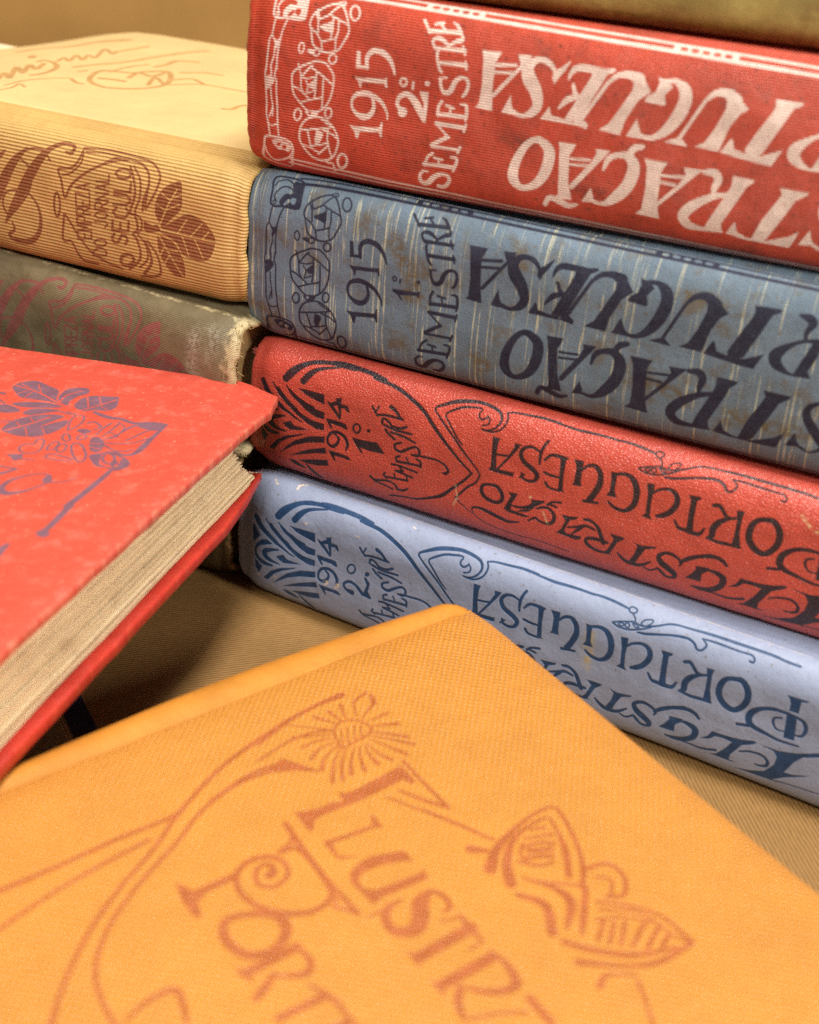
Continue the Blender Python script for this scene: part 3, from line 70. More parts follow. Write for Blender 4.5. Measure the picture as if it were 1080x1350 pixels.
    'redtop': 'q:65.82,23.6 65.6,20.55 62.56,18.19 57.94,19.99 53.95,21.98 51.73,26.9 48.51,29.63 52.22,28.78 56.79,28.82 60.64,28.57 63.49,26.21|es:66.15,22.31,0.47 58.59,24.34,0.46 49.16,29.31,0.45|es:64.92,20.88,0.27 61.14,23.21,0.27|es:62.46,26.74,0.26 60.94,24.3,0.27|es:60.81,19.9,0.27 57.19,24.73,0.26|es:59.51,28.14,0.26 59.65,24.51,0.26|q:51.36,26.76 52.63,22.64 52.12,19.53 48.29,18.06 46.45,20.87 47.84,23.71 48.09,27.22 47.77,29.35|es:50.16,28,0.39 50.66,23.63,0.4 48.61,19.95,0.4|q:44.99,29.42 46.37,25.44 45.56,22.84 43.93,21.65 40.61,20.96 38.25,20.64 36.62,24.02 35.72,26.49 36.58,29.03 39.83,29.7 42.18,31.13|es:43.78,32.28,0.45 40.87,27.87,0.45 38.04,22.28,0.46|es:45.56,22.84,0.33 42.08,28.55,0.32|es:42.9,21.83,0.26 40.14,25.91,0.26|es:39.62,26.84,0.26 36.73,28.76,0.26|q:45.63,29.1 46.03,26.44 44.71,25.94 42.67,29.1 43.45,30.51|s:47.39,29.21,0.39 48.8,25.22,0.39 47.62,22.47,0.4|q:60.22,32.93 57.82,30.9 52.69,29.53 47.98,30.54 52.17,32.68 56.88,33.9|q:54.77,36.95 53.75,33.82 48.66,32.46 47.38,33.09 49.44,34.95 52.31,37.66|q:62.61,34.95 61.05,33.8 57.71,34.76 55.87,36.27 57.89,38.11 60.64,38.06|q:53.93,47.25 54.53,42.76 52.87,38.94 48.91,35.84 44.7,35.35 45.23,38.24 46.8,43.05 46.03,47.93 47.56,49 50.83,48.68|es:52.95,47.4,0.49 49.65,42.01,0.49 47.38,36.89,0.5|es:53.08,42.22,0.25 50.77,44.52,0.25|es:51.67,38.71,0.25 49.35,41.05,0.25|es:49.69,44.12,0.25 46.74,48.2,0.24|q:46.13,48.48 47,44.17 45.29,40.39 42.66,37.28 41.5,40.04 42.01,44.4 43.99,47.69|es:45.82,43.21,0.25 42.91,46.58,0.24|s:47.38,33.09,0.51 43.74,33.91,0.51|s:45.27,32.84,0.51 42.37,33.94,0.51 41.93,37.01,0.5 39.62,42.48,0.49|s:41.63,33.66,0.51 40.01,34.14,0.51 38.71,37.95,0.5 39.26,42.35,0.49|s:37.24,37.4,0.62 36.27,35.98,0.63 33.32,38.06,0.62 34.05,39.91,0.62|q:37.62,41.75 36.48,40.28 34.11,40.97 35.01,42.86|s:39.31,30.61,0.9 37.43,31.55,1.28 34.19,32.51,1.52 31.09,32.44,1.27 26.91,33.57,1.26 23.19,32.19,1.64 19.56,31.91,1.13|q:26.06,34.32 23.43,31.74 19.28,32.02 19.99,35.77 22.06,36.01 24.61,35.37|s:19.33,32.36,0.75 19.04,40.08,1.34 18.61,44.98,1.8 18.63,48.94,1.42 20.33,50.53,0.94 23.37,49.67,0.59|s:31.99,42.77,0.37 32.46,38.8,0.56 32.09,35.49,0.75|s:30.42,43.22,0.37 30.15,38.99,0.56 30.24,34.81,0.63|s:28.98,44.23,0.48 27.62,41.17,0.55 26.96,36.76,0.87 26.19,34.9,1|s:24.04,42.93,0.61 23.15,40.56,0.61 22.34,37.15,0.62 20.82,35.02,0.62|s:28.4,46.04,0.54 24.93,45.27,0.54 21.55,43.53,0.54 19.77,40.34,0.55|s:27.35,47.16,0.54 23.24,49.13,0.53 20.24,47.55,0.54|s:30.4,40.12,0.49 27.03,41.47,0.49 28.13,43.41,0.49|s:31.1,34.06,0.38 28.17,36.16,0.37 27.48,39.05,0.37|q:32.11,44.86 31.14,43.49 28.28,45.49 26.67,49.89 27.64,51.22 29.63,49.98|es:31.28,47.09,0.36 28.82,46.69,0.36|es:29.92,49.09,0.36 27.42,49.17,0.36|s:38.72,46.27,0.54 39.17,44.39,0.55 38.02,44.48,0.55 36.37,46.93,0.54 36.6,48.02,0.54 37.8,47.46,0.54 38.72,46.27,0.54|s:35.48,45.08,0.55 35.13,43.41,0.55 33.74,43.93,0.55 33.55,45.39,0.54 34.39,46.21,0.54 35.48,45.08,0.55|s:34.32,49.7,0.6 34.15,48.13,0.6 32.18,48.92,0.6 28.95,52.67,0.59 27.7,55.6,0.58 28.07,57.17,0.58 30.49,55.17,0.58 32.89,52.15,0.59 34.32,49.7,0.6|s:36.8,52.09,0.53 36.76,49.59,0.54 35.39,50.09,0.54 34.49,52.72,0.53 35.07,53.91,0.53 36.8,52.09,0.53|s:39.12,51.45,0.53 38.92,48.87,0.54 37.72,49.44,0.54 37.09,52.69,0.53 38.26,53.6,0.53 39.12,51.45,0.53|s:44.81,54.51,0.53 44.57,52.44,0.53 42.8,51.79,0.53 43.41,49,0.54 41.91,48.96,0.54 40.36,51.9,0.53 39.71,55.11,0.53 41.5,56.73,0.52 43.22,56.38,0.53 44.81,54.51,0.53|s:36.87,56.99,0.52 36.35,55.35,0.53 32.25,55.8,0.52 30.15,56.49,0.52|s:36.87,56.99,0.52 34.93,57.73,0.52 30.04,57.4,0.52|q:27.78,53.22 25.76,51.52 23.41,56.45 20.78,57.39 23.45,57.88 26.06,55.49|s:21.54,52.9,0.7 21.05,54.17,0.7 21.03,55.21,0.69 21.48,55.75,0.69 22.29,55.66,0.69 23.24,54.96,0.7 24.08,53.82,0.7 24.59,52.55,0.7 24.62,51.5,0.71 24.16,50.94,0.71 23.34,51.03,0.71 22.38,51.76,0.7 21.54,52.9,0.7|s:25.76,51.52,0.71 24.44,50.06,0.71 20.6,51.6,0.7 17.87,53.5,0.7 16.92,56.01,0.69 18.17,58.33,0.68 20.56,57.78,0.69|q:21.31,55.69 20.43,53.46 18.48,52.76 16.92,56.01 18.17,58.33|eq:19.46,54.07 19.31,54.51 19.4,54.8 19.68,54.81 20.02,54.54 20.26,54.1 20.29,53.71 20.09,53.55 19.76,53.69|eq:18.98,56.09 18.87,56.47 18.97,56.73 19.25,56.75 19.56,56.52 19.77,56.14 19.77,55.8 19.57,55.65 19.26,55.76|s:19.17,59.16,1.25 18.98,65.05,1.56 19.02,72.14,1.73 19.21,77.36,1.8|p:45.45,58.64 41.96,57.38 40.85,59.87 42.1,61.27 43.59,59.9|s:40.85,59.87,0.46 38.18,59.38,0.46|s:41.36,68.46,1.34 40.48,67.22,1.23 39.03,64.86,0.68|s:43.75,64.69,0.68 41.56,64.83,0.68 39.03,64.86,0.79|s:30.33,65.44,0.56 32.5,65.3,0.45 35.11,67.14,0.67 37.13,70.57,1.1 36.98,74.08,1.41 35.29,76.11,1.83 33.4,75.89,1.51 31.39,73.87,0.87 29.69,70.62,0.55 28.99,67.69,0.78|q:30.69,68.29 30.9,65.18 29.09,66.82 28.66,68.92|s:28.54,68.43,0.55 25.7,66.97,0.44 24.44,63.8,0.28|s:67.24,27.64,0.92 65.04,28.18,0.92|s:64.91,31.33,0.52 61.7,33.49,0.51|s:57.6,42.84,0.37 55.43,42.04,0.37 54.69,42.5,0.37 56.43,43.99,0.37|s:18.66,77.18,1.72 17.84,85.81,1.5 17.75,89.47,1.47|q:16.16,89.53 15.92,90.54 16.39,91.28 17.36,91.4 18.36,90.86 18.95,89.9 18.83,88.97 18.06,88.5 17.01,88.72|p:22.83,98.93 22.48,97.64 21.94,95.69 21.15,96.01 20.07,101.45 19.83,103.64',
    'creamtop': 's:105.72,28.33,1.72 109.65,37.14,1.78 104.76,33.21,1.75 111.93,45.75,1.83 105.69,40.65,1.79 110.98,50.99,1.85 105.68,47.03,1.82 108.74,55.23,1.87|q:117.58,63.21 116.49,61.21 116.43,59.68 117.41,59.33 118.99,60.32 120.44,62.19 121.08,64.09 120.59,65.11 119.2,64.76|s:101.93,39.81,1.77 100.64,45.13,1.8 102.07,52.41,1.84 106.28,57.45,1.87 111.51,59.5,1.9 112.12,56.67,1.88|s:107.75,60.64,1.42 109.14,66.27,1.45 104.99,63.14,1.43 108.41,71.63,1.47 102.94,67.29,1.44 105.6,74.21,1.47 101.88,72.9,1.46 106.82,85.22,1.52 100.96,80.88,1.49 101.86,84.89,1.51|s:130.72,70.37,2.99 128.21,77.76,3.04 119.59,84.34,3.07 116.7,93.78,3.14 109.58,103.15,3.19|s:101.29,85.43,1.68 98.44,98.05,1.73|s:98.96,57.39,1.7 95.94,64.54,1.73 91.17,73.38,1.77 88.21,85.4,1.82 83.95,98.99,1.88 79.96,106.15,1.9|s:94.05,53.11,1.37 93.36,55.87,1.38|s:86.94,59.42,1.38 86.23,68.81,1.42 83.6,75.66,1.44|s:90.1,44.05,1.48 86.33,41.27,1.46 84.12,41.2,1.45|s:85.18,46.32,1.77 89.3,55.19,1.83 88.97,59.77,1.85 84.73,61.38,1.85 80.5,62.99,1.85 78.07,67.31,1.87 73.57,71.31,1.88 68.34,65.24,1.84 64.63,56.14,1.78 67.03,48.1,1.75 72.4,43.46,1.73 78.38,42.22,1.74 85.18,46.32,1.77|s:84.19,50.47,2.09 79.87,51.79,2.09 76.47,51.9,2.08|s:78.02,56.73,1.81 79.39,63.98,1.85 73.38,62.9,1.83 73.57,71.31,1.88|s:68.45,52.82,1.48 71.95,62.06,1.52 64.63,56.14,1.48|s:80.04,74.36,1.91 79.04,79.77,1.93 79.55,86.22,1.97 73.39,89.47,1.97|s:69.3,72.93,1.57 63.61,77.97,1.58 57.89,78.7,1.57|s:66.35,62.81,1.52 62.73,68.07,1.53 56.6,65.14,1.51|s:64.08,56.61,1.19 56.67,63.86,1.2 47.81,64.69,1.19 40.74,64.83,1.18|s:35.94,42.73,1.65 33.78,43.82,1.66 33.86,48.06,1.68 32.67,50.87,1.69|s:97.75,18.93,1.11 96.85,24.29,1.12 98.02,29.1,1.14 94.37,27.2,1.13|s:100.2,25.25,0.99 99.22,34.02,1.01 94.91,41.05,1.03 90.65,44.79,1.04',
    'yellow': 's:133.2,24.85,1.11 131.58,25.03,1.12 120.34,25.18,0.97 108.27,24.8,1.01 97.95,25.31,0.93 94.11,24.56,0.84|s:136.49,33.72,0.88 134.75,33.43,0.89 125.44,31.17,0.83 114.99,29.44,0.87 103.34,28.39,0.91|s:137,59.44,1.02 134.76,56.83,1.04 130.41,51.18,0.92 121.7,42.59,0.89 112.59,36.1,0.85 103.75,31.17,0.9 94.11,24.56,0.95 80.68,17.73,1.01 65.02,13.45,1.08 54.78,11.91,1.11 47.54,11.86,1.64|s:125.45,67.15,0.87 126.26,61.97,0.89 125.72,55.38,0.83 123.86,49.93,0.86 119.17,44.25,0.8 112.13,38.96,0.84 104.56,34.73,0.88 98.09,31.36,0.81 90.84,26.95,0.84 81.11,24.24,0.88 69.57,24.77,0.91|s:88.02,25.48,0.86 77.27,23.08,0.89 69.07,23.95,0.91|p:103.73,40.56 103.28,41.51 101.93,44.32 93.49,44.58 93.94,46.26 100.09,46.17 102.48,47.15 103.51,50.85 104.54,50.18 104.9,45.58|s:88.05,48.77,1.95 86.76,48.27,1.37 86.98,46.11,0.99 89.63,46.41,0.98 90.94,49.53,0.96 88.74,51.61,0.96 85.18,50.63,0.98 84.16,47.26,0.99 86.48,44.39,1.2 90.59,43.77,1.18 93.94,46.26,1.16 94.67,50.98,1.13 92.43,56.23,1.3 87.15,60.31,1.3 82.25,60.35,1.14 80.14,57.86,0.96 79.67,51.52,0.99 80.17,45.71,1.01 82.97,45.29,0.8|s:78.61,38.89,1.05 79.68,43.22,0.82 83.7,44.81,0.8|s:78.55,39.65,0.83 79.43,54.36,0.78 79.14,65.55,1.12|s:79.31,43.46,0.82 80.03,55.3,0.78 80.84,61.27,0.76|s:79.14,65.55,0.75 82.12,61.71,0.75|s:95.56,55.06,1.3 91.83,58.13,1.85 92.27,61.89,2 96.43,64.29,1.77 100.79,62.59,1.76 102.34,57.68,1.79 100.24,53.86,1.47 95.56,55.06,1.3|l:92.53,65.91,1.79 103.11,65.89,1.72|l:103.63,64.41,0.69 102.79,67.68,0.68|s:92.61,65.27,0.72 92.06,69.74,1.23 94.25,71.74,1.38 98.44,69.54,0.86|s:98.85,68.7,1.04 101.58,70.26,1.53 104.03,71.4,1.34|l:102.88,77,1.47 93.98,77.51,1.52|s:94.83,74.17,0.68 93.06,78.67,1.01 92.85,82.6,0.83|s:124.4,63.21,0.64 119.53,61.66,0.99 114.69,62.14,1.18 115.29,66.62,0.98 116.19,69.19,0.81|l:101.37,83.22,1.28 92.95,84.14,1.32|l:92.78,83.18,0.66 92.65,86.44,0.65|s:71.79,16.14,0.62 61.99,13.17,0.65 55.65,11.88,0.66 47.57,11.5,0.68|s:74.26,20.43,0.61 66.05,18.77,0.63 60.09,18.99,0.64 56.18,20.43,0.64|p:69.58,22.44 65.84,28.17 64.67,30.53 68.62,27.35 74.67,24.46|l:63.16,13.99,0.36 55.69,20.74,0.57|l:56.81,14.85,0.87 53.61,19.68,0.36|l:53.09,15.07,0.88 52.43,19.17,0.36|l:49.59,14.59,0.89 51.05,18.78,0.36|s:48.54,19.51,0.36 46.53,15.42,0.59 42.41,14.16,0.76|p:42.15,14.87 41.38,15.35 42.45,19.05 43.72,18.25|l:48.03,20.88,0.36 43.47,18.41,0.67|l:47.02,22.56,0.36 42.22,22.4,0.73|l:47.51,24.33,0.36 42.25,26.59,0.94|l:48.5,25.77,0.36 43.04,31.25,0.92|l:49.23,26.84,0.35 43.15,33.9,0.91|l:50.2,27.75,0.35 46.25,35.73,0.9|s:51.66,28.34,0.35 51.37,32,0.55 50.13,35.23,0.96|s:52.39,28.38,0.35 53.29,31.77,0.62 53.24,34.72,1.02|s:53.6,28.12,0.35 55.44,31.38,0.62 56.77,34.87,0.94|s:54.81,27.85,0.35 57.58,31,0.68 59.82,34.37,0.94|s:56.5,27.28,0.35 59.71,30.62,0.61 62.2,34.73,0.86|s:57.24,26.32,0.35 61.14,29.71,0.61 64.41,34.26,0.86|s:57.27,25.3,0.35 61.93,27.27,0.61 64.24,29.85,0.94|s:57.29,24.29,0.35 61.34,24.22,0.62 64.41,25.9,0.95|s:56.84,23.06,0.35 60.48,21.78,0.56 64.26,21.88,0.69|l:56.39,21.83,0.35 64.28,18.08,0.7|s:55.44,20.89,0.57 52.77,19.47,0.58 49.43,20.84,0.58 48.01,24.02,0.57 49.73,26.02,0.57 53.15,26.4,0.56 56.75,26.62,0.56 56.57,24.24,0.56 55.44,20.89,0.57|l:53.97,21.31,0.43 56.29,25.92,0.42|l:52.49,21.72,0.43 55.08,26.18,0.42|l:50.76,21.77,0.43 53.15,25.89,0.42|l:49.52,22.56,0.43 51.45,25.95,0.42|p:64.96,37.14 63.78,38.35 61.95,38.59 50.57,37.85 49.38,37.64 49.57,43.71 50.98,43.27 51.47,41.55 62.73,41.74 70.73,41.07 73.1,41.3 75.27,43.77 75.75,43.03 75.54,37.1 74.41,37.83 70.64,38.92 67.77,38.96 65.5,39.97|s:48.19,36.95,0.82 48.38,44.46,0.8 48.32,53.2,0.9|s:54,43.66,0.66 51.38,48.54,0.91 48.79,52.45,1.03|s:57.45,43.75,0.52 53.87,50.09,0.51 49.66,58.08,0.5 46.45,64.46,0.5|p:63,46.02 62.52,46.77 62.81,50.5 64.16,49.63 73.66,48.6 74.48,51.79 70.11,54.61 75.04,52.65 75.05,46.87 73.53,47.42 64.2,48.74|p:68.79,55.47 62.71,57.75 62.99,61.27 64.1,60.14 68.84,58.29 73.01,57.99 74.76,59.22 74.79,61.54 73.28,62.92 63.49,64.16 62.46,63.63 62.98,66.09 72.92,65.08 75.69,65.55 75.73,62.48 76.19,59.08 74.95,56.73 71.94,55.47|s:70.33,67.53,0.45 73.53,67.71,1.35 75.74,70,1.66 75.49,73.08,1.96 72.26,74.48,2.74 69.61,72.53,3.12 67.74,69.98,2.84 64.51,69.01,1.15 63.16,71.44,1.14 63.86,74.03,1.02 65.69,73.96,0.56|l:77.9,67.47,0.55 74.13,67.7,0.56|l:63.37,79.94,2.21 75.33,79.94,2.12|l:76.23,78.3,0.64 76.35,81.49,0.63|s:63.32,76.64,0.78 63.6,79.42,1.22 63.6,83.56,0.65|l:67.22,75.57,0.56 63.52,76.88,0.56|l:66.95,83.71,0.54 63.6,83.56,0.54|l:64.79,87.23,2.13 75.52,86.99,2.05|l:76.56,85.63,0.62 76.31,88.59,0.61|s:63.68,85.85,0.54 63.1,89.74,1.27 64.14,93.85,1.76 66.73,94.15,1.54 70.06,92.27,1.23 71.91,90.05,0.82|s:73.09,89.26,1.44 75.17,91.19,1.51 76.24,93.71,1.19|l:76.7,94.68,0.69 70.85,96.97,0.7 66.4,99.61,0.7|l:64.24,97.78,1.53 64.31,103.56,1.49|s:51.42,70.76,2.45 46.61,67.11,1.68 37.79,64.55,0.87 30.29,64.48,0.71 30.11,68.27,0.88 32.98,75.9,0.85 36.6,81.48,1.15 39.41,84.03,0.97|s:51.51,64.51,2.01 49.06,66.67,1|s:50.46,75.76,2.25 47.51,71.07,1.82 41.63,66.83,1.03 33.3,66.22,0.7 33.42,69.76,0.69 35.81,75.23,1.35 39.65,80.6,1.3|l:37.97,67.07,0.69 34.98,68.15,0.69|l:40.39,68.22,0.68 35.05,70.49,0.69|s:42.41,69.82,0.76 39.05,70.6,0.76 36.37,72.56,0.77|l:41.99,71.24,1.18 37.97,73.26,1.18|l:43.42,72.36,1 38.81,74.78,1|s:41.78,69.07,0.68 44.03,71.06,0.67 44.04,73.09,0.66|s:45.68,72.25,0.74 42.34,75.53,0.74 39.88,76,0.75|s:51.01,78.62,1.11 48.33,83.53,1.72 51.43,89.17,1.82|s:47.49,76.06,0.65 44.19,80.91,1.12 43.62,85.55,1.89 48.29,89.72,0.92|s:38.81,84.42,1.13 43.94,89.51,1.39 47.12,92.49,0.76|s:46.28,77.93,0.65 38.5,84.08,0.65|s:35.65,80.98,0.91 31,82.32,0.92 30.55,86.51,0.9 33.77,89.85,0.88 36.77,88.43,0.88|s:35.11,83.55,0.65 33.32,85.81,0.65 35.86,88.49,0.64|s:39.48,88.25,0.79 34.76,92.38,0.79 31.32,97.76,0.78 30.86,105.36,0.91|s:30.86,105.36,0.91 39.48,104.87,1.18 45.69,101.73,0.88 51.87,96.71,1.46|s:40.1,89.94,0.63 34.23,94.82,0.63 32.69,101.97,0.61 31.6,104.68,0.61|s:51.11,91.86,1.2 46.82,97.13,1.34 41.72,101.46,1.19 34.25,104.42,0.75|l:41.62,92.56,0.85 45.4,95.11,0.83|l:39.87,93.71,0.85 44.09,96.67,0.83|l:38.23,94.78,0.85 42.49,98.12,0.83|s:42.49,91.48,0.62 37.79,93.53,0.62 34.02,97.54,0.62|l:35.5,97.08,0.93 40.83,99.6,0.9|l:33.78,99.23,0.92 38.84,101.4,0.9|l:33.27,101.58,0.92 36.25,102.61,0.9|s:52.03,102.7,1.43 49.31,101.71,0.87 44.85,104.65,0.58|s:45.69,105.97,0.86 47.33,109.48,0.7 49.98,113.93,0.68|s:52.96,51.19,0.7 49.13,58.47,0.69 45.99,65.19,0.68',
    'blue15_stain': 's:42.88,39.02,4.34 45.85,34.44,4.41 48.83,31.15,4.44 48.18,26.01,4.5|s:51.69,34.34,2.39 52.23,32.89,2.4|s:51.36,25.73,2.85 52.47,24.98,2.85|s:37.72,47.56,1.63 38.22,46.82,1.59|s:1.43,12.5,1.34 5.04,13.2,1.22 11.08,14.03,1.13 12.91,13.59,1.14|s:5.01,12.73,3.45 10.89,10.8,3.34 5.58,7.77,4.09|s:66.3,13.98,3.35 70.09,12.82,3.37 68.08,10,3.58|s:86.07,38.06,1.85 88.03,37.75,1.85|s:116.72,41.89,2.07 120.37,41.47,2.06 122.76,42.52,2.04|s:125.84,36.47,2.45 127.86,35.13,2.46|s:79.06,39.68,1.86 77.1,39.81,1.86|s:107.04,18.41,3.43 114.55,18.39,3.39 122.27,16.48,3.38|s:131.45,16.01,3.71 138.79,15.06,3.69 149.34,15.08,3.63',
    'red15_stain': 's:32.25,30.67,1.87 32.67,30.38,1.87|s:55.07,35.77,1.42 56.24,35.43,1.42|s:111.9,43.54,0.96 112.41,43.46,0.96|s:67.66,22.96,2.53 75.19,22.44,2.51|s:87.3,13.8,2.92 94.66,13.32,2.91|s:123.82,4.73,3.62 130.77,5.59,3.19',
    'lblue_stain': 's:109.65,33.75,1.88 109.69,29.63,1.94 110.01,23.1,1.97',
    'lblue_scuff': 's:-3.62,47.11,0.02 6.1,47.11,0.02 14.55,47.11,0.02 22.54,47.11,0.08 34.44,47.11,0.02|s:34.44,47.11,0.03 55.61,47.11,0.03 74.08,47.11,0.03 91.52,47.11,0.03|s:91.52,47.11,0.03 108.06,47.11,0.03 123.95,47.11,0.03 139.8,47.11,0.03 155.36,47.11,0.03 162.83,47.11,0.03|s:18,43.48,0.7 18.11,44.96,0.75 19.66,46.07,0.81|s:10.43,44.2,0.73 11.64,43.03,0.7|s:39.75,36.76,0.41 40.74,36.64,0.41|s:54.77,44.27,0.36 55.58,44.07,0.36|q:8.55,12.59 8.4,12.23 8.05,11.92 7.67,11.78 7.43,11.9 7.46,12.23 7.73,12.6 8.11,12.83 8.44,12.83|q:14.23,14.03 14.09,13.63 13.73,13.3 13.34,13.21 13.09,13.4 13.1,13.77 13.36,14.16 13.76,14.38 14.1,14.33|q:32.14,18.86 31.93,18.29 31.35,17.8 30.67,17.63 30.22,17.86 30.2,18.38 30.62,18.94 31.29,19.29 31.88,19.26|q:35.65,18.94 35.51,18.23 35.08,17.72 34.58,17.64 34.23,18.04 34.2,18.73 34.5,19.38 34.99,19.69 35.45,19.51|q:24.21,35.23 24.12,34.96 23.85,34.74 23.52,34.67 23.28,34.79 23.26,35.04 23.45,35.29 23.76,35.44 24.07,35.42',
    'red14_scuff': 's:151.48,37.34,0.7 152.92,35.91,0.7 154.58,34.91,0.71 155.73,34.5,0.71|s:64.33,18.04,0.44 65.04,14.81,0.45 64.3,12.17,0.47|s:89.24,18.21,0.42 90.84,15.35,0.43|s:4.21,21.5,0.78 4.83,18.13,0.78|q:85.89,21.57 85.83,21.27 85.61,21.04 85.33,21.01 85.13,21.17 85.09,21.47 85.24,21.75 85.51,21.88 85.76,21.82',
    'olive_scuff': 's:136.07,41.37,2.88 135.82,37.52,2.99 135.43,31.93,3.09|s:139.86,44.4,1.53 141.87,43.65,1.5 141.65,39.02,1.56 139.94,34.27,1.64|s:137.94,30.39,1.19 138.42,28.27,1.2',
    'cream_scuff': 's:140.06,47.38,0.03 143.41,47.38,0.03',
}
REG15 = [[1.039, 0.0241], [-0.0547, 1.05], [1.4646, -2.9896]]
REG14 = [[0.9933, -0.0096], [0.0177, 1.014], [-2.9864, -0.098]]



def catmull(P, closed, n=6):
    P = np.asarray(P, float)
    if len(P) < 3:
        return P
    Q = np.vstack([P[-1], P, P[0], P[1]]) if closed else np.vstack([2 * P[0] - P[1], P, 2 * P[-1] - P[-2]])
    out = []
    t = np.linspace(0, 1, n, endpoint=False)[:, None]
    for i in range(1, len(Q) - 2):
        a, b, c, d = Q[i - 1], Q[i], Q[i + 1], Q[i + 2]
        out.append(0.5 * (2 * b + (c - a) * t + (2 * a - 5 * b + 4 * c - d) * t ** 2 + (3 * b - a - 3 * c + d) * t ** 3))
    out = np.vstack(out)
    return out if closed else np.vstack([out, P[-1]])


def parse(key, aff=None, inv=False, ws=1.0):
    A = None
    if aff is not None:
        M = np.array(aff)
        L, T = M[:2], M[2]
        if inv:
            L = np.linalg.inv(L)
            T = -T @ L
        A = (L, T)
    out = []
    for item in ART[key].split('|'):
        op, pts = item.split(':')
        P = np.array([[float(v) for v in p.split(',')] for p in pts.split()])
        if A is not None:
            P[:, :2] = P[:, :2] @ A[0] + A[1]
            if P.shape[1] > 2:
                P[:, 2] *= math.sqrt(abs(np.linalg.det(A[0])))
        if P.shape[1] > 2:
            P[:, 2] *= ws
        out.append((op, P))
    return out


def raster(ops, W, H, k, u0=0.0, v0=0.0):
    """coverage mask of strokes and outlines; k pixels per millimetre"""
    img = np.zeros((H, W), np.float32)

    def window(lo, hi):
        x0, y0 = max(0, int(lo[0]) - 2), max(0, int(lo[1]) - 2)
        x1, y1 = min(W, int(hi[0]) + 3), min(H, int(hi[1]) + 3)
        return (x0, y0, x1, y1) if x1 > x0 and y1 > y0 else None

    for op, P in ops:
        er = op[0] == 'e'
        o = op[-1]
        P = P.copy()
        P[:, 0] = (P[:, 0] - u0) * k
        P[:, 1] = (P[:, 1] - v0) * k
        if P.shape[1] > 2:
            P[:, 2] *= k
        if o in 'sl':
            closed = o == 's' and len(P) > 3 and np.hypot(*(P[0, :2] - P[-1, :2])) < 1.0
            Q = catmull(P[:-1] if closed else P, closed) if o == 's' else P
            if closed:
                Q = np.vstack([Q, Q[0]])
            R = np.maximum(Q[:, 2] / 2, 0.7)
            lo, hi = (Q[:, :2] - R[:, None]).min(0), (Q[:, :2] + R[:, None]).max(0)
            w = window(lo, hi)
            if not w:
                continue
            x0, y0, x1, y1 = w
            sd = np.full((y1 - y0, x1 - x0), 1e3, np.float32)
            for a, b, ra, rb in zip(Q[:-1], Q[1:], R[:-1], R[1:]):
                m = max(ra, rb)
                ww = window((min(a[0], b[0]) - m, min(a[1], b[1]) - m), (max(a[0], b[0]) + m, max(a[1], b[1]) + m))
                if not ww:
                    continue
                ax0, ay0, ax1, ay1 = max(ww[0], x0), max(ww[1], y0), min(ww[2], x1), min(ww[3], y1)
                if ax1 <= ax0 or ay1 <= ay0:
                    continue
                X, Y = np.meshgrid(np.arange(ax0, ax1) + .5, np.arange(ay0, ay1) + .5)
                d = b[:2] - a[:2]
                t = np.clip(((X - a[0]) * d[0] + (Y - a[1]) * d[1]) / max(d @ d, 1e-9), 0, 1)
                s = np.hypot(X - a[0] - t * d[0], Y - a[1] - t * d[1]) - (ra + (rb - ra) * t)
                v = sd[ay0 - y0:ay1 - y0, ax0 - x0:ax1 - x0]
                np.minimum(v, s, out=v)
        else:
            Q = catmull(P, True) if o == 'q' else P
            w = window(Q.min(0), Q.max(0))
            if not w:
                continue
            x0, y0, x1, y1 = w
            X, Y = np.meshgrid(np.arange(x0, x1) + .5, np.arange(y0, y1) + .5)
            inside = np.zeros(X.shape, bool)
            dist = np.full(X.shape, 1e3)
            for a, b in zip(Q, np.roll(Q, -1, 0)):
                d = b[:2] - a[:2]
                t = np.clip(((X - a[0]) * d[0] + (Y - a[1]) * d[1]) / max(d @ d, 1e-9), 0, 1)
                dist = np.minimum(dist, np.hypot(X - a[0] - t * d[0], Y - a[1] - t * d[1]))
                if a[1] != b[1]:
                    c = ((a[1] > Y) != (b[1] > Y)) & (X < (b[0] - a[0]) * (Y - a[1]) / (b[1] - a[1]) + a[0])
                    inside ^= c
            sd = np.where(inside, -dist, dist)
        cov = np.clip(.5 - sd, 0, 1)
        v = img[y0:y1, x0:x1]
        if er:
            np.minimum(v, 1 - cov, out=v)
        else:
            np.maximum(v, cov, out=v)
    return img


def blur(a, r):
    if r < 1:
        return a
    k = np.exp(-0.5 * (np.arange(-3 * r, 3 * r + 1) / r) ** 2)
    k /= k.sum()
    a = np.apply_along_axis(lambda m: np.convolve(m, k, 'same'), 0, a)
    return np.apply_along_axis(lambda m: np.convolve(m, k, 'same'), 1, a).astype(np.float32)


def art_image(name, ink, stain, scuff, w_mm, h_mm, k=8.0, u0=0.0, v0=0.0, soft=1):
    W, H = int(w_mm * k), int(h_mm * k)
    px = np.ones((H, W, 4), np.float32)
    px[..., 0] = raster(ink, W, H, k, u0, v0)
    px[..., 1] = blur(raster(stain, W, H, k, u0, v0), 6) if stain else 0
    px[..., 2] = blur(raster(scuff, W, H, k, u0, v0), soft) if scuff else 0
    im = bpy.data.images.new(name, W, H, alpha=False)
    im.colorspace_settings.name = 'Non-Color'
    im.pixels.foreach_set(px.ravel())
    im.pack()
    return im, (w_mm, h_mm, u0, v0)


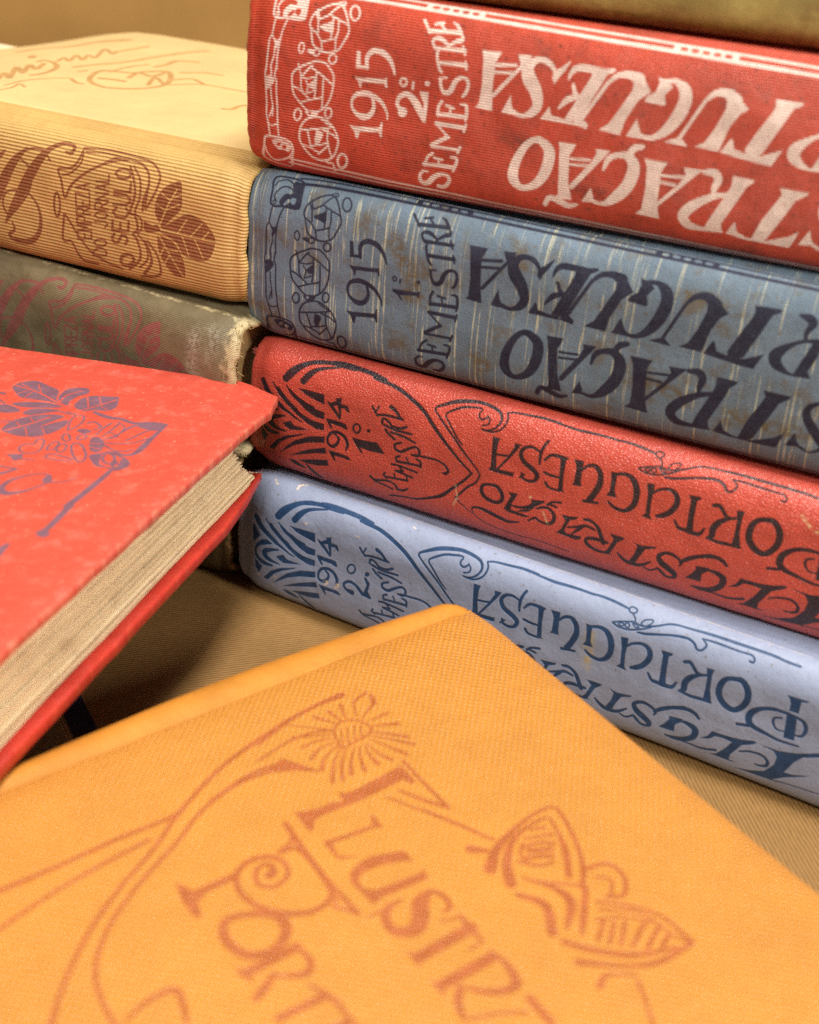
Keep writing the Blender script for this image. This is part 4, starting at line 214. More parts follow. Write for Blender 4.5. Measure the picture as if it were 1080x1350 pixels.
# ------------------------------------------------------------------ materials
class NB:
    """small helper that writes node trees"""

    def __init__(s, name):
        s.m = bpy.data.materials.new(name)
        s.m.use_nodes = True
        s.t = s.m.node_tree
        s.n = s.t.nodes
        s.b = s.n['Principled BSDF']

    def link(s, a, b):
        s.t.links.new(a, b)

    def set(s, sock, v):
        if hasattr(v, 'is_linked') or hasattr(v, 'links'):
            s.link(v, sock)
        else:
            if isinstance(v, tuple) and len(v) == 3 and len(sock.default_value) == 4:
                v = v + (1,)
            sock.default_value = v

    def math(s, op, a, b=0.0, c=None, clamp=False):
        n = s.n.new('ShaderNodeMath')
        n.operation, n.use_clamp = op, clamp
        s.set(n.inputs[0], a)
        s.set(n.inputs[1], b)
        if c is not None:
            s.set(n.inputs[2], c)
        return n.outputs[0]

    def ramp(s, v, lo, hi, a=0.0, b=1.0):
        n = s.n.new('ShaderNodeMapRange')
        n.interpolation_type = 'SMOOTHSTEP'
        s.set(n.inputs[0], v)
        for i, q in enumerate((lo, hi, a, b)):
            n.inputs[i + 1].default_value = q
        return n.outputs[0]

    def mix(s, f, a, b, mode='MIX'):
        n = s.n.new('ShaderNodeMix')
        n.data_type, n.blend_type = 'RGBA', mode
        s.set(n.inputs[0], f)
        s.set(n.inputs[6], a)
        s.set(n.inputs[7], b)
        return n.outputs[2]

    def uv(s):
        n = s.n.new('ShaderNodeUVMap')
        n.uv_map = 'mm'
        return n.outputs[0]

    def scale(s, vec, sc, off=(0, 0, 0)):
        n = s.n.new('ShaderNodeMapping')
        s.set(n.inputs[0], vec)
        n.inputs['Scale'].default_value = sc
        n.inputs['Location'].default_value = off
        return n.outputs[0]

    def noise(s, vec, sc, det=3.0, rough=0.55, dist=0.0):
        n = s.n.new('ShaderNodeTexNoise')
        s.set(n.inputs['Vector'], vec)
        n.inputs['Scale'].default_value = sc
        n.inputs['Detail'].default_value = det
        n.inputs['Roughness'].default_value = rough
        n.inputs['Distortion'].default_value = dist
        return n.outputs[0]

    def xyz(s, vec):
        n = s.n.new('ShaderNodeSeparateXYZ')
        s.link(vec, n.inputs[0])
        return n.outputs

    def attr(s, name):
        n = s.n.new('ShaderNodeAttribute')
        n.attribute_name = name
        return n.outputs['Fac']

    def bump(s, h, dist, strength=1.0, normal=None):
        n = s.n.new('ShaderNodeBump')
        n.inputs['Distance'].default_value = dist
        n.inputs['Strength'].default_value = strength
        s.set(n.inputs['Height'], h)
        if normal is not None:
            s.link(normal, n.inputs['Normal'])
        return n.outputs[0]


def sinp(nb, x, period):
    return nb.math('SINE', nb.math('MULTIPLY', x, 2 * math.pi / period))


def cloth(name, base, ink=(0, 0, 0), art=None, weave='rib', pitch=0.6, depth=0.00006, rough=0.55, spec=0.4, var=0.25,
          dark=None, pale=(0.6, 0.5, 0.35), wear=0.5, scuff=None, stain=(0.10, 0.07, 0.02), specks=0.0, speck_col=(0.03, 0.02, 0.015),
          ink_fade=0.35, emboss=0.00006, threads=None, grime=0.0, ink_rough=None, dye=None, wv=0.35, hi=None):
    nb = NB(name)
    uv = nb.uv()
    u, v, _ = nb.xyz(uv)
    big = nb.noise(uv, 0.05, 4, 0.6)
    mid = nb.noise(uv, 0.28, 5, 0.62)
    fine = nb.noise(uv, 2.2, 3, 0.6)
    d = dark or tuple(c * 0.62 for c in base)
    col = nb.mix(nb.ramp(big, 0.32, 0.68), base, tuple(c * (1 - var) for c in base))
    col = nb.mix(nb.math('MULTIPLY', nb.ramp(mid, 0.50, 0.78), 0.55), col, d)
    # ---- weave height
    jit = nb.noise(uv, 0.6, 2)
    if weave == 'rib':
        vv = nb.math('ADD', v, nb.math('MULTIPLY', jit, 0.18))
        rib = nb.math('MULTIPLY_ADD', sinp(nb, vv, pitch), 0.5, 0.5)
        cross = nb.noise(nb.scale(uv, (2.6, 0.5, 1)), 1.0, 2)
        h = nb.math('MULTIPLY', rib, nb.math('MULTIPLY_ADD', cross, 0.9, 0.5))
        tone = rib
    elif weave == 'linen':
        a = nb.noise(nb.scale(uv, (5.5, 0.7, 1)), 1.0, 2)
        b = nb.noise(nb.scale(uv, (0.7, 5.5, 1)), 1.0, 2)
        h = nb.math('ADD', a, b)
        tone = nb.math('SUBTRACT', h, 0.5)
    elif weave == 'grain':
        n = nb.n.new('ShaderNodeTexVoronoi')
        n.feature = 'DISTANCE_TO_EDGE'
        warp = nb.n.new('ShaderNodeVectorMath')
        warp.operation = 'ADD'
        nz = nb.n.new('ShaderNodeTexNoise')
        nb.link(uv, nz.inputs['Vector'])
        nz.inputs['Scale'].default_value = 1.1
        nb.link(nb.scale(uv, (1.0, 1.35, 1)), warp.inputs[0])
        nb.link(nz.outputs['Color'], warp.inputs[1])
        nb.link(warp.outputs[0], n.inputs['Vector'])
        n.inputs['Scale'].default_value = 1.0 / pitch
        h = nb.math('MULTIPLY_ADD', fine, 0.6, nb.math('MULTIPLY', nb.ramp(n.outputs['Distance'], 0.0, 0.35), 0.8))
        tone = nb.ramp(n.outputs['Distance'], 0.0, 0.3)
    elif weave == 'dots':
        p = nb.math('COSINE', nb.math('MULTIPLY', nb.math('ADD', u, v), 2 * math.pi / pitch))
        q = nb.math('COSINE', nb.math('MULTIPLY', nb.math('SUBTRACT', u, v), 2 * math.pi / pitch))
        h = nb.math('MULTIPLY_ADD', nb.math('ADD', p, q), 0.25, 0.5)
        h = nb.math('MULTIPLY', nb.ramp(h, 0.45, 1.0), nb.math('MULTIPLY_ADD', mid, 0.7, 0.6))
        tone = h
    elif weave == 'twill':
        p = sinp(nb, nb.math('ADD', u, v), pitch)
        q = sinp(nb, nb.math('SUBTRACT', u, nb.math('MULTIPLY', v, 0.98)), pitch)
        h = nb.math('MULTIPLY_ADD', nb.math('ADD', p, q), 0.2, nb.math('MULTIPLY', fine, 0.8))
        tone = h
    else:
        h = fine
        tone = fine
    col = nb.mix(nb.math('MULTIPLY', nb.ramp(tone, 0.0, 0.8, 1.0, 0.0), 0.30), col, tuple(c * 0.55 for c in base))
    if dye:
        col = nb.mix(nb.math('MULTIPLY', nb.ramp(nb.noise(nb.scale(uv, dye[1]), 1.0, 3), 0.5, 0.7), dye[2]), col, dye[0])
    if threads:
        lane = nb.noise(nb.scale(uv, (1.5, 0.018, 1)), 1.0, 2, 0.6)
        lane2 = nb.noise(nb.scale(uv, (0.72, 0.012, 1), (7, 3, 0)), 1.0, 3, 0.8)
        th = nb.math('MAXIMUM', nb.ramp(lane, 0.60, 0.63), nb.ramp(lane2, 0.60, 0.615))
        th = nb.math('MULTIPLY', th, nb.ramp(nb.noise(nb.scale(uv, (0.9, 0.09, 1)), 1.0, 2), 0.40, 0.52))
        th = nb.math('MULTIPLY', th, nb.math('MULTIPLY_ADD', fine, 0.8, 0.25))
        col = nb.mix(nb.math('MULTIPLY', th, 0.85), col, threads)
        h = nb.math('MULTIPLY_ADD', th, 0.5, h)
    if grime:
        g = nb.math('MULTIPLY', nb.ramp(nb.noise(nb.scale(uv, (1, 1, 1), (31, 17, 0)), 0.11, 5, 0.65), 0.5, 0.72), grime)
        col = nb.mix(g, col, stain)
    if specks:
        sp = nb.ramp(nb.noise(nb.scale(uv, (1, 1, 1), (11, 5, 0)), 0.85, 3, 0.6), 0.655 - 0.05 * specks, 0.70)
        col = nb.mix(nb.math('MULTIPLY', sp, 0.75), col, speck_col)
    r = nb.math('MULTIPLY_ADD', mid, 0.2, rough - 0.1)
    nrm = nb.bump(h, depth)
    if art:
        im, (w, hh, u0, v0) = art
        tx = nb.n.new('ShaderNodeTexImage')
        tx.image, tx.extension, tx.interpolation = im, 'CLIP', 'Cubic'
        nb.link(nb.scale(uv, (1 / w, 1 / hh, 1), (-u0 / w, -v0 / hh, 0)), tx.inputs[0])
        sc = nb.n.new('ShaderNodeSeparateColor')
        nb.link(tx.outputs[0], sc.inputs[0])
        R, G, B = sc.outputs[:3]
        st = nb.math('MULTIPLY', G, nb.ramp(nb.noise(uv, 0.5, 4, 0.65), 0.30, 0.62), clamp=True)
        col = nb.mix(nb.math('MULTIPLY', st, 0.8), col, stain)
        worn = nb.ramp(nb.noise(uv, 1.6, 4, 0.7), 0.52, 0.72)
        keep = nb.math('SUBTRACT', 1.0, nb.math('MULTIPLY', worn, ink_fade))
        thin = nb.math('MULTIPLY_ADD', nb.ramp(tone, 0.0, 0.6), ink_fade * 0.7, 1 - ink_fade * 0.7)
        inkm = nb.math('MULTIPLY', nb.math('MULTIPLY', R, keep), thin)
        icol = nb.mix(nb.ramp(mid, 0.35, 0.7), ink, tuple(min(1, c * 1.25 + 0.006) for c in ink))
        col = nb.mix(inkm, col, icol)
        if ink_rough is not None:
            r = nb.math('ADD', nb.math('MULTIPLY', r, nb.math('SUBTRACT', 1.0, R)), nb.math('MULTIPLY', R, ink_rough))
        nrm = nb.bump(nb.math('SUBTRACT', 1.0, R), emboss, 1.0, nrm)
        sf = nb.math('MULTIPLY', B, nb.ramp(nb.noise(uv, 0.9, 4, 0.7), 0.40, 0.56))
        col = nb.mix(nb.math('MULTIPLY', sf, 0.85), col, scuff or pale)
    # ---- rubbed edges
    wr = nb.attr('wear')
    m = nb.math('ADD', wr, nb.math('MULTIPLY', nb.math('SUBTRACT', nb.noise(uv, 0.33, 6, 0.72), 0.55), 2.6))
    m = nb.math('MULTIPLY', nb.ramp(m, 0.6, 1.25), wear)
    m = nb.math('MULTIPLY', m, nb.ramp(wr, 0.02, 0.25))
    col = nb.mix(m, col, pale)
    nb.link(col, nb.b.inputs['Base Color'])
    nb.set(nb.b.inputs['Roughness'], r)
    nb.set(nb.b.inputs['Specular IOR Level'], spec)
    lump = nb.bump(nb.noise(uv, 0.16, 3), 0.0007, 0.55, nrm)
    nb.link(lump, nb.b.inputs['Normal'])
    return nb.m


def paper_mat(name, base, dark):
    nb = NB(name)
    uv = nb.uv()
    n1 = nb.noise(nb.scale(uv, (0.02, 6.0, 1)), 1.0, 3, 0.7)
    n2 = nb.noise(nb.scale(uv, (0.05, 0.9, 1)), 1.0, 3, 0.6)
    n3 = nb.noise(uv, 0.12, 4)
    col = nb.mix(nb.ramp(n1, 0.35, 0.65), base, dark)
    col = nb.mix(nb.math('MULTIPLY', nb.ramp(n2, 0.5, 0.72), 0.3), col, tuple(c * 0.5 for c in dark))
    col = nb.mix(nb.math('MULTIPLY', nb.ramp(n3, 0.5, 0.75), 0.35), col, (0.45, 0.26, 0.12))
    nb.link(col, nb.b.inputs['Base Color'])
    nb.b.inputs['Roughness'].default_value = 0.85
    nb.b.inputs['Specular IOR Level'].default_value = 0.14
    return nb.m


def kraft_mat(name, base, ang, pitch=1.05):
    nb = NB(name)
    uv = nb.uv()
    mp = nb.n.new('ShaderNodeMapping')
    nb.link(uv, mp.inputs[0])
    mp.inputs['Rotation'].default_value = (0, 0, ang)
    q = mp.outputs[0]
    x, y, _ = nb.xyz(q)
    rib = nb.math('MULTIPLY_ADD', sinp(nb, nb.math('ADD', x, nb.math('MULTIPLY', nb.noise(q, 0.25, 2), 0.5)), pitch), 0.5, 0.5)
    fib = nb.noise(nb.scale(q, (1.6, 0.35, 1)), 1.0, 5, 0.7)
    big = nb.noise(q, 0.03, 4, 0.6)
    col = nb.mix(nb.ramp(fib, 0.3, 0.7), base, tuple(c * 0.62 for c in base))
    col = nb.mix(nb.math('MULTIPLY', rib, 0.65), col, tuple(min(1, c * 1.6) for c in base))
    col = nb.mix(nb.ramp(big, 0.4, 0.7, 0, 0.35), col, tuple(c * 0.7 for c in base))
    sp = nb.ramp(nb.noise(q, 0.6, 3, 0.6), 0.74, 0.8)
    col = nb.mix(nb.math('MULTIPLY', sp, 0.6), col, (0.05, 0.03, 0.012))
    nb.link(col, nb.b.inputs['Base Color'])
    nb.b.inputs['Roughness'].default_value = 0.6
    nb.b.inputs['Specular IOR Level'].default_value = 0.3
    h = nb.math('MULTIPLY_ADD', fib, 0.7, nb.math('MULTIPLY', rib, 0.6))
    nb.link(nb.bump(h, 0.00012), nb.b.inputs['Normal'])
    return nb.m


def plain_mat(name, base, rough=0.7, var=0.3, sc=0.4):
    nb = NB(name)
    uv = nb.uv()
    n = nb.noise(uv, sc, 5, 0.65)
    col = nb.mix(nb.ramp(n, 0.35, 0.7), base, tuple(c * (1 - var) for c in base))
    nb.link(col, nb.b.inputs['Base Color'])
    nb.b.inputs['Roughness'].default_value = rough
    nb.link(nb.bump(nb.noise(uv, sc * 6, 3), 0.0002), nb.b.inputs['Normal'])
    return nb.m


# ------------------------------------------------------------------ geometry helpers (millimetres in, metres out)
def link_mesh(name, verts, faces, uvs, mat, parent=None, org=(0, 0, 0), wear=None, smooth=True):
    me = bpy.data.meshes.new(name)
    V = (np.asarray(verts, float) - np.asarray(org, float)) * MM
    me.from_pydata(V.tolist(), [], [tuple(f) for f in faces])
    bm = bmesh.new()
    bm.from_mesh(me)
    bmesh.ops.recalc_face_normals(bm, faces=bm.faces)
    bm.to_mesh(me)
    bm.free()
    uvl = me.uv_layers.new(name='mm')
    idx = np.empty(len(me.loops), np.int32)
    me.loops.foreach_get('vertex_index', idx)
    uvl.data.foreach_set('uv', np.asarray(uvs, np.float32)[idx].ravel())
    at = me.attributes.new('wear', 'FLOAT', 'POINT')
    at.data.foreach_set('value', np.zeros(len(V), np.float32) if wear is None else np.asarray(wear, np.float32))
    if smooth:
        me.polygons.foreach_set('use_smooth', np.ones(len(me.polygons), bool))
    me.materials.append(mat)
    o = bpy.data.objects.new(name, me)
    COL.objects.link(o)
    if parent is None:
        o.location = Vector(org) * MM
    else:
        o.parent = parent
    return o


def grid_faces(nu, nv, off=0):
    i, j = np.meshgrid(np.arange(nu - 1), np.arange(nv - 1), indexing='ij')
    a = (i * nv + j + off).ravel()
    return np.stack([a, a + nv, a + nv + 1, a + 1], 1).tolist()


def thing(name, label, cat, org, group=None):
    o = bpy.data.objects.new(name, None)
    COL.objects.link(o)
    o.location = Vector(org) * MM
    o.empty_display_size = 0.02
    o['label'], o['category'] = label, cat
    if group:
        o['group'] = group
    return o


def nz(x, y, z=0.0):
    return noise.noise((float(x), float(y), float(z)))


class Spine:
    """rounded back of a book lying flat; u runs along it, v is the arc from its foot to its top"""

    def __init__(s, x, y, yaw, z0, T, D, L=285., e=4.6, taper=9., tk=.14, u0=0.0, ends=(True, True)):
        s.P = np.array([x, y, 0.])
        a = math.radians(yaw)
        s.a = np.array([math.cos(a), math.sin(a), 0])
        s.n = np.array([math.sin(a), -math.cos(a), 0])
        s.z0, s.T, s.D, s.L, s.u0, s.taper, s.tk, s.ends = z0, T, D, L, u0, taper, tk, ends
        th = np.linspace(-np.pi / 2, np.pi / 2, 1600)
        c, sn = np.cos(th), np.sin(th)
        d = D * np.abs(c)
        z = T / 2 + T / 2 * np.sign(sn) * np.abs(sn) ** (2 / e)
        l = np.r_[0, np.cumsum(np.hypot(np.diff(d), np.diff(z)))]
        s.S = l[-1]
        s.q = np.linspace(0, s.S, 200)
        s.pd, s.pz = np.interp(s.q, l, d), np.interp(s.q, l, z)
        s.gd, s.gz = np.gradient(s.pd, s.q), np.gradient(s.pz, s.q)

    def pt(s, u, v, inset=0.0):
        u, v = np.broadcast_arrays(np.asarray(u, float), np.asarray(v, float))
        vc = np.clip(v, 0, s.S)
        d, z = np.interp(vc, s.q, s.pd), np.interp(vc, s.q, s.pz)
        gd, gz = np.interp(vc, s.q, s.gd), np.interp(vc, s.q, s.gz)
        ov, un = np.maximum(v - s.S, 0), np.maximum(-v, 0)
        d = d - ov - un
        z = z - 1.1 * np.sin(np.clip(ov / 7, 0, 1) * np.pi) + 1.1 * np.sin(np.clip(un / 7, 0, 1) * np.pi)
        d, z = d - gz * inset, z + gd * inset
        ds = np.full(u.shape, 1e3)
        if s.ends[0]:
            ds = np.minimum(ds, u - s.u0)
        if s.ends[1]:
            ds = np.minimum(ds, s.L - u)
        k = np.clip(1 - np.maximum(ds, 0) / s.taper, 0, 1) ** 2
        z = s.T / 2 + (z - s.T / 2) * (1 - s.tk * k)
        d = d - 1.6 * k
        return s.P + u[..., None] * s.a + d[..., None] * s.n + (z + s.z0)[..., None] * np.array([0, 0, 1.])


def spine_mesh(name, sp, mat, parent, org, seed=0.0, nu=150, nv=44, joint=9.0, rough=0.22, ragged=0.5, rim=1.0, top_wear=0.7, low_wear=0.35,
               end_w=3.0, end_wear=1.0):
    u0, u1 = sp.u0, sp.L
    lin = np.linspace(u0, u1, nu)
    extra = np.array([u0 + .4, u0 + 1, u0 + 2, u0 + 3.5, u0 + 5.5, u1 - .4, u1 - 1, u1 - 2, u1 - 3.5, u1 - 5.5])
    us = np.unique(np.r_[lin, extra])
    cols = [(u, 0.0) for u in us]
    if sp.ends[0]:
        cols = [(u0 + 8, 2.4 * rim), (u0 + 2, 2.2 * rim), (u0 + .1, 1.6 * rim), (u0 - .35, .8 * rim)] + cols
    if sp.ends[1]:
        cols += [(u1 + .35, .8 * rim), (u1 - .1, 1.6 * rim), (u1 - 2, 2.2 * rim), (u1 - 8, 2.4 * rim)]
    vs = np.r_[np.linspace(-joint, 0, 6)[:-1], np.linspace(0, sp.S, nv), np.linspace(sp.S, sp.S + joint, 6)[1:]]
    U = np.array([c[0] for c in cols])[:, None] + 0 * vs[None]
    I = np.array([c[1] for c in cols])[:, None] + 0 * vs[None]
    Vv = vs[None] + 0 * U
    Un = U.copy()
    for i in range(U.shape[0]):
        for j in range(U.shape[1]):
            f = 0.0
            if sp.ends[0] and U[i, j] < u0 + 4:
                f = 1 - max(U[i, j] - u0, 0) / 4
            if sp.ends[1] and U[i, j] > u1 - 4:
                f = 1 - max(u1 - U[i, j], 0) / 4
            if f > 0:
                Un[i, j] += ragged * f * (nz(vs[j] * .16, seed, 3) + .6 * nz(vs[j] * .55, seed, 9))
    P = sp.pt(Un, Vv, I)
    off = np.array([[nz(U[i, j] * .05, Vv[i, j] * .09, seed) + .4 * nz(U[i, j] * .16, Vv[i, j] * .2, seed + 5) for j in range(U.shape[1])] for i in range(U.shape[0])])
    cap = np.zeros(U.shape)
    if sp.ends[0]:
        cap += .35 * np.exp(-((U - u0 - .9) / .8) ** 2) - .28 * np.exp(-((U - u0 - 3.0) / 1.0) ** 2)
    if sp.ends[1]:
        cap += .35 * np.exp(-((u1 - U - .9) / .8) ** 2) - .28 * np.exp(-((u1 - U - 3.0) / 1.0) ** 2)
    off = off + cap / (2 * rough) * (I < .1)
    P = P + (off * rough * 2)[..., None] * sp.n * np.clip(np.minimum(Vv, sp.S - Vv) / 6, 0.15, 1)[..., None]
    W = np.zeros(U.shape)
    if sp.ends[0]:
        W = np.maximum(W, end_wear * np.clip(1 - (U - u0) / 3.0, 0, 1))
    if sp.ends[1]:
        W = np.maximum(W, end_wear * np.clip(1 - (u1 - U) / end_w, 0, 1))
    W = np.maximum(W, top_wear * np.exp(-((Vv - sp.S + 1.0) / 1.6) ** 2))
    W = np.maximum(W, low_wear * np.exp(-((Vv - 1.0) / 1.6) ** 2))
    o = link_mesh(name, P.reshape(-1, 3), grid_faces(*U.shape), np.stack([U, Vv], -1).reshape(-1, 2), mat, parent, org, W.ravel())
    return o


def board(name, K, a, b, A, B, z0, z1, mat, parent, org, r=1.2, na=30, nb_=30, bend=None, wear=1.0, rag=0.25, seed=0.0, edge_span=2.0, warp=None):
    """a cloth covered board with rounded edges; bend(a, b) lifts or drops it"""
    def ticks(L, n):
        e = np.array([0, .12, .3, .6, 1.0]) * r
        return np.unique(np.r_[e, np.linspace(r, L - r, n), L - e])
    ta, tb = ticks(A, na), ticks(B, nb_)
    X, Y = np.meshgrid(ta, tb, indexing='ij')
    da, db = np.minimum(X, A - X), np.minimum(Y, B - Y)
    q = np.hypot(np.maximum(r - da, 0), np.maximum(r - db, 0))
    drop = r - np.sqrt(np.maximum(r * r - np.minimum(q, r) ** 2, 0))
    top = z1 - drop
    low = z0 + drop * min(1.0, max(0.0, (z1 - z0) / (2 * r)) * 1.0)
    dist = np.minimum(da, db)
    h = np.zeros(X.shape)
    hx, hy = X.copy(), Y.copy()
    for i in range(X.shape[0]):
        for j in range(X.shape[1]):
            if bend:
                h[i, j] = bend(X[i, j], Y[i, j])
            if warp:
                wx, wy = warp(X[i, j], Y[i, j])
                hx[i, j] += wx
                hy[i, j] += wy
            h[i, j] += .12 * nz(X[i, j] * .04, Y[i, j] * .04, seed)
            if dist[i, j] < r and rag:
                g = rag * (nz(X[i, j] * .12, Y[i, j] * .12, seed + 7) + .5 * nz(X[i, j] * .5, Y[i, j] * .5, seed + 3))
                hx[i, j] += g * (1 if da[i, j] < db[i, j] else 0)
                hy[i, j] += g * (0 if da[i, j] < db[i, j] else 1)
    K = np.asarray(K, float)
    base = K[None, None] * np.array([1, 1, 0]) + hx[..., None] * a + hy[..., None] * b
    Pt = base + (top + h)[..., None] * np.array([0, 0, 1.])
    Pl = base + (low + h)[..., None] * np.array([0, 0, 1.])
    na_, nb2 = X.shape
    N = na_ * nb2
    faces = grid_faces(na_, nb2) + [f[::-1] for f in grid_faces(na_, nb2, N)]
    def strip(ids):
        return [(ids[k], ids[k + 1], ids[k + 1] + N, ids[k] + N) for k in range(len(ids) - 1)]
    I = np.arange(N).reshape(na_, nb2)
    for ids in (I[0, :], I[-1, :], I[:, 0], I[:, -1]):
        faces += strip(ids.tolist())
    W = wear * np.clip(1 - dist / edge_span, 0, 1)
    cd = np.hypot(da, db)
    W = np.maximum(W, wear * np.clip(1.1 - cd / 7, 0, 1))
    UV = np.stack([X, Y], -1).reshape(-1, 2)
    return link_mesh(name, np.vstack([Pt.reshape(-1, 3), Pl.reshape(-1, 3)]), faces, np.vstack([UV, UV + .01]), mat, parent, org, np.r_[W.ravel(), W.ravel()])


def box_block(name, K, a, b, A, B, z0, z1, mat, parent, org):
    K = np.asarray(K, float) * np.array([1, 1, 0])
    V, UV, Fc = [], [], []
    c = [K, K + A * a, K + A * a + B * b, K + B * b]
    for k in range(4):
        p, q = c[k], c[(k + 1) % 4]
        n = len(V)
        l = float(np.linalg.norm(q - p))
        for pp, uu in ((p, 0), (q, l)):
            for z in (z0, z1):
                V.append(pp + np.array([0, 0, z]))
                UV.append((uu, z))
        Fc.append((n, n + 2, n + 3, n + 1))
    n = len(V)
    for z in (z0, z1):
        for p, w in zip(c, ((0, 0), (A, 0), (A, B), (0, B))):
            V.append(p + np.array([0, 0, z]))
            UV.append(w)
    Fc += [(n, n + 1, n + 2, n + 3), (n + 7, n + 6, n + 5, n + 4)]
    return link_mesh(name, V, Fc, UV, mat, parent, org, smooth=False)


def threads_mesh(name, paths, mat, parent, org, r=0.14):
    V, Fc, UV = [], [], []
    for P in paths:
        P = np.asarray(P, float)
        n0 = len(V)
        for k, p in enumerate(P):
            d = P[min(k + 1, len(P) - 1)] - P[max(k - 1, 0)]
            d = d / (np.linalg.norm(d) + 1e-9)
            x = np.cross(d, (0.3, 0.5, 0.81))
            x /= np.linalg.norm(x) + 1e-9
            y = np.cross(d, x)
            rr = r * (1 - .6 * k / len(P))
            for t in range(3):
                an = t * 2.094
                V.append(p + rr * (math.cos(an) * x + math.sin(an) * y))
                UV.append((k * .5, t))
        for k in range(len(P) - 1):
            for t in range(3):
                A0, B0 = n0 + k * 3 + t, n0 + k * 3 + (t + 1) % 3
                Fc.append((A0, B0, B0 + 3, A0 + 3))
    o = link_mesh(name, V, Fc, UV, mat, parent, org)
    o['kind'] = 'stuff'
    return o


# ------------------------------------------------------------------ the table and the wall
KRAFT = (0.225, 0.122, 0.040)
m_kraft = kraft_mat('ribbed kraft paper', KRAFT, math.radians(-12))
m_kraft2 = kraft_mat('ribbed kraft paper turned', KRAFT, math.radians(72), 0.95)


def sheet(name, corners, z, mat, nu=40, nv=40, amp=0.0):
    c = [np.array(p, float) for p in corners]
    s, t = np.meshgrid(np.linspace(0, 1, nu), np.linspace(0, 1, nv), indexing='ij')
    P = (c[0][None, None] * ((1 - s) * (1 - t))[..., None] + c[1] * (s * (1 - t))[..., None] + c[2] * (s * t)[..., None] + c[3] * ((1 - s) * t)[..., None])
    P3 = np.concatenate([P, np.full(P.shape[:2] + (1,), float(z))], -1)
    o = link_mesh(name, P3.reshape(-1, 3), grid_faces(nu, nv), P.reshape(-1, 2), mat, None, (0, 0, 0))
    return o


tab = sheet('table', [(-900, -300), (900, -300), (900, 900), (-900, 900)], 0.0, m_kraft, 8, 8)
tab['kind'] = 'structure'
wrap = sheet('kraft_paper', [(-420, 150), (14, 200), (14, 330), (-420, 420)], 0.35, m_kraft2, 10, 10)
wrap['label'], wrap['category'] = 'brown ribbed wrapping paper on the table between the red and yellow books', 'paper'
m_wall = plain_mat('brown wall', (0.43, 0.235, 0.062), 0.8, 0.18, 0.01)
V = [(-1500, 820, -5), (1500, 820, -5), (1500, 820, 1500), (-1500, 820, 1500)]
wall = link_mesh('wall', V, [(0, 1, 2, 3)], [(v[0], v[2]) for v in V], m_wall, None, (0, 0, 0))
wall['kind'] = 'structure'

# ------------------------------------------------------------------ printed designs
m_page = paper_mat('aged paper edges', (0.92, 0.78, 0.53), (0.82, 0.66, 0.41))
m_page_dark = paper_mat('dusty paper edges', (0.40, 0.26, 0.11), (0.2, 0.12, 0.05))

I15 = np.array(REG15)
d15 = parse('blue15') + parse('red15', REG15)
for v0, w0 in ((3.4, .45), (4.9, .45), (51.3, .5), (49.35, .72)):
    d15.append(('l', np.array([[u, v0 - (1.6 if v0 > 40 else -.8) * math.exp(-(u - 13.5) / 7), w0] for u in np.r_[np.linspace(13.5, 40, 14), np.linspace(46, 206, 24)]])))
for c0, c1 in ((47, 60), (108, 121), (168, 181)):
    d15.append(('l', np.array([[c0, 50.3, 1.7], [c1, 50.3, 1.7]])))
    for c in np.linspace(c0 + 1.4, c1 - 1.4, 5):
        d15.append(('eq', np.array([[c + 1.0 * math.cos(t), 50.3 + .5 * math.sin(t)] for t in np.linspace(0, 2 * np.pi, 9)[:-1]])))
for q in range(len(d15)):
    if d15[q][1].shape[1] > 2 and d15[q][0] in 'sl':
        d15[q][1][:, 2] = d15[q][1][:, 2] * 1.16 + .12
d14 = parse('red14') + parse('lblue', REG14)
for q in range(len(d14)):
    if d14[q][1].shape[1] > 2 and d14[q][0] in 'sl':
        d14[q][1][:, 2] = d14[q][1][:, 2] * 1.08 + .12


def inv_ops(ops, reg):
    M = np.array(reg)
    L = np.linalg.inv(M[:2])
    T = -M[2] @ L
    k = math.sqrt(abs(np.linalg.det(L)))
    out = []
    for op, P in ops:
        P = P.copy()
        P[:, :2] = P[:, :2] @ L + T
        if P.shape[1] > 2:
            P[:, 2] *= k
        out.append((op, P))
    return out


SPB = {
    'light_blue': Spine(-45.99, 342.18, -27.43, 0, 39.5, 7.5, tk=.15),
    'red_grain': Spine(-43.65, 346.69, -25.32, 39.5, 39, 7.5, tk=.12),
    'grey_blue': Spine(-45.44, 348.94, -23.49, 78.5, 45, 7.5, tk=.06),
    'red_rib': Spine(-46.48, 350.86, -20.47, 123.5, 46, 7.5, tk=.07),
    'green': Spine(-45.0, 354.12, -18.6, 169.5, 35, 7.5, tk=.07),
    'cream': Spine(-185.08, 403.77, -21.92, 85, 39, 8, L=150, tk=.08, u0=-130, ends=(False, True)),
    'olive': Spine(-179.6, 404.85, -26.54, 42, 43, 8, L=148.4, tk=.08, u0=-130, ends=(False, True)),
    'brown': Spine(-186.0, 405.1, -24.0, 0, 42, 8, L=150, tk=.08, u0=-130, ends=(False, True)),
}
NAVY = (0.010, 0.012, 0.032)
art_r15 = art_image('print_red_rib', inv_ops(d15, REG15) + parse('red15_num'), parse('red15_stain'), [], 210, 57)
art_b15 = art_image('print_grey_blue', d15 + parse('blue15_num'), parse('blue15_stain'), [], 210, 56)
art_r14 = art_image('print_red_grain', d14 + parse('red14_num'), [], parse('red14_scuff'), 210, 51)
art_l14 = art_image('print_light_blue', inv_ops(d14, REG14) + parse('lblue_num'), parse('lblue_stain'), parse('lblue_scuff'), 210, 51)
cream_ops = parse('cream')
art_cr = art_image('print_cream', cream_ops, [], parse('cream_scuff'), 160, 50)
sh = np.array([[1, 0], [0, 1], [-6.95, 5.28]])
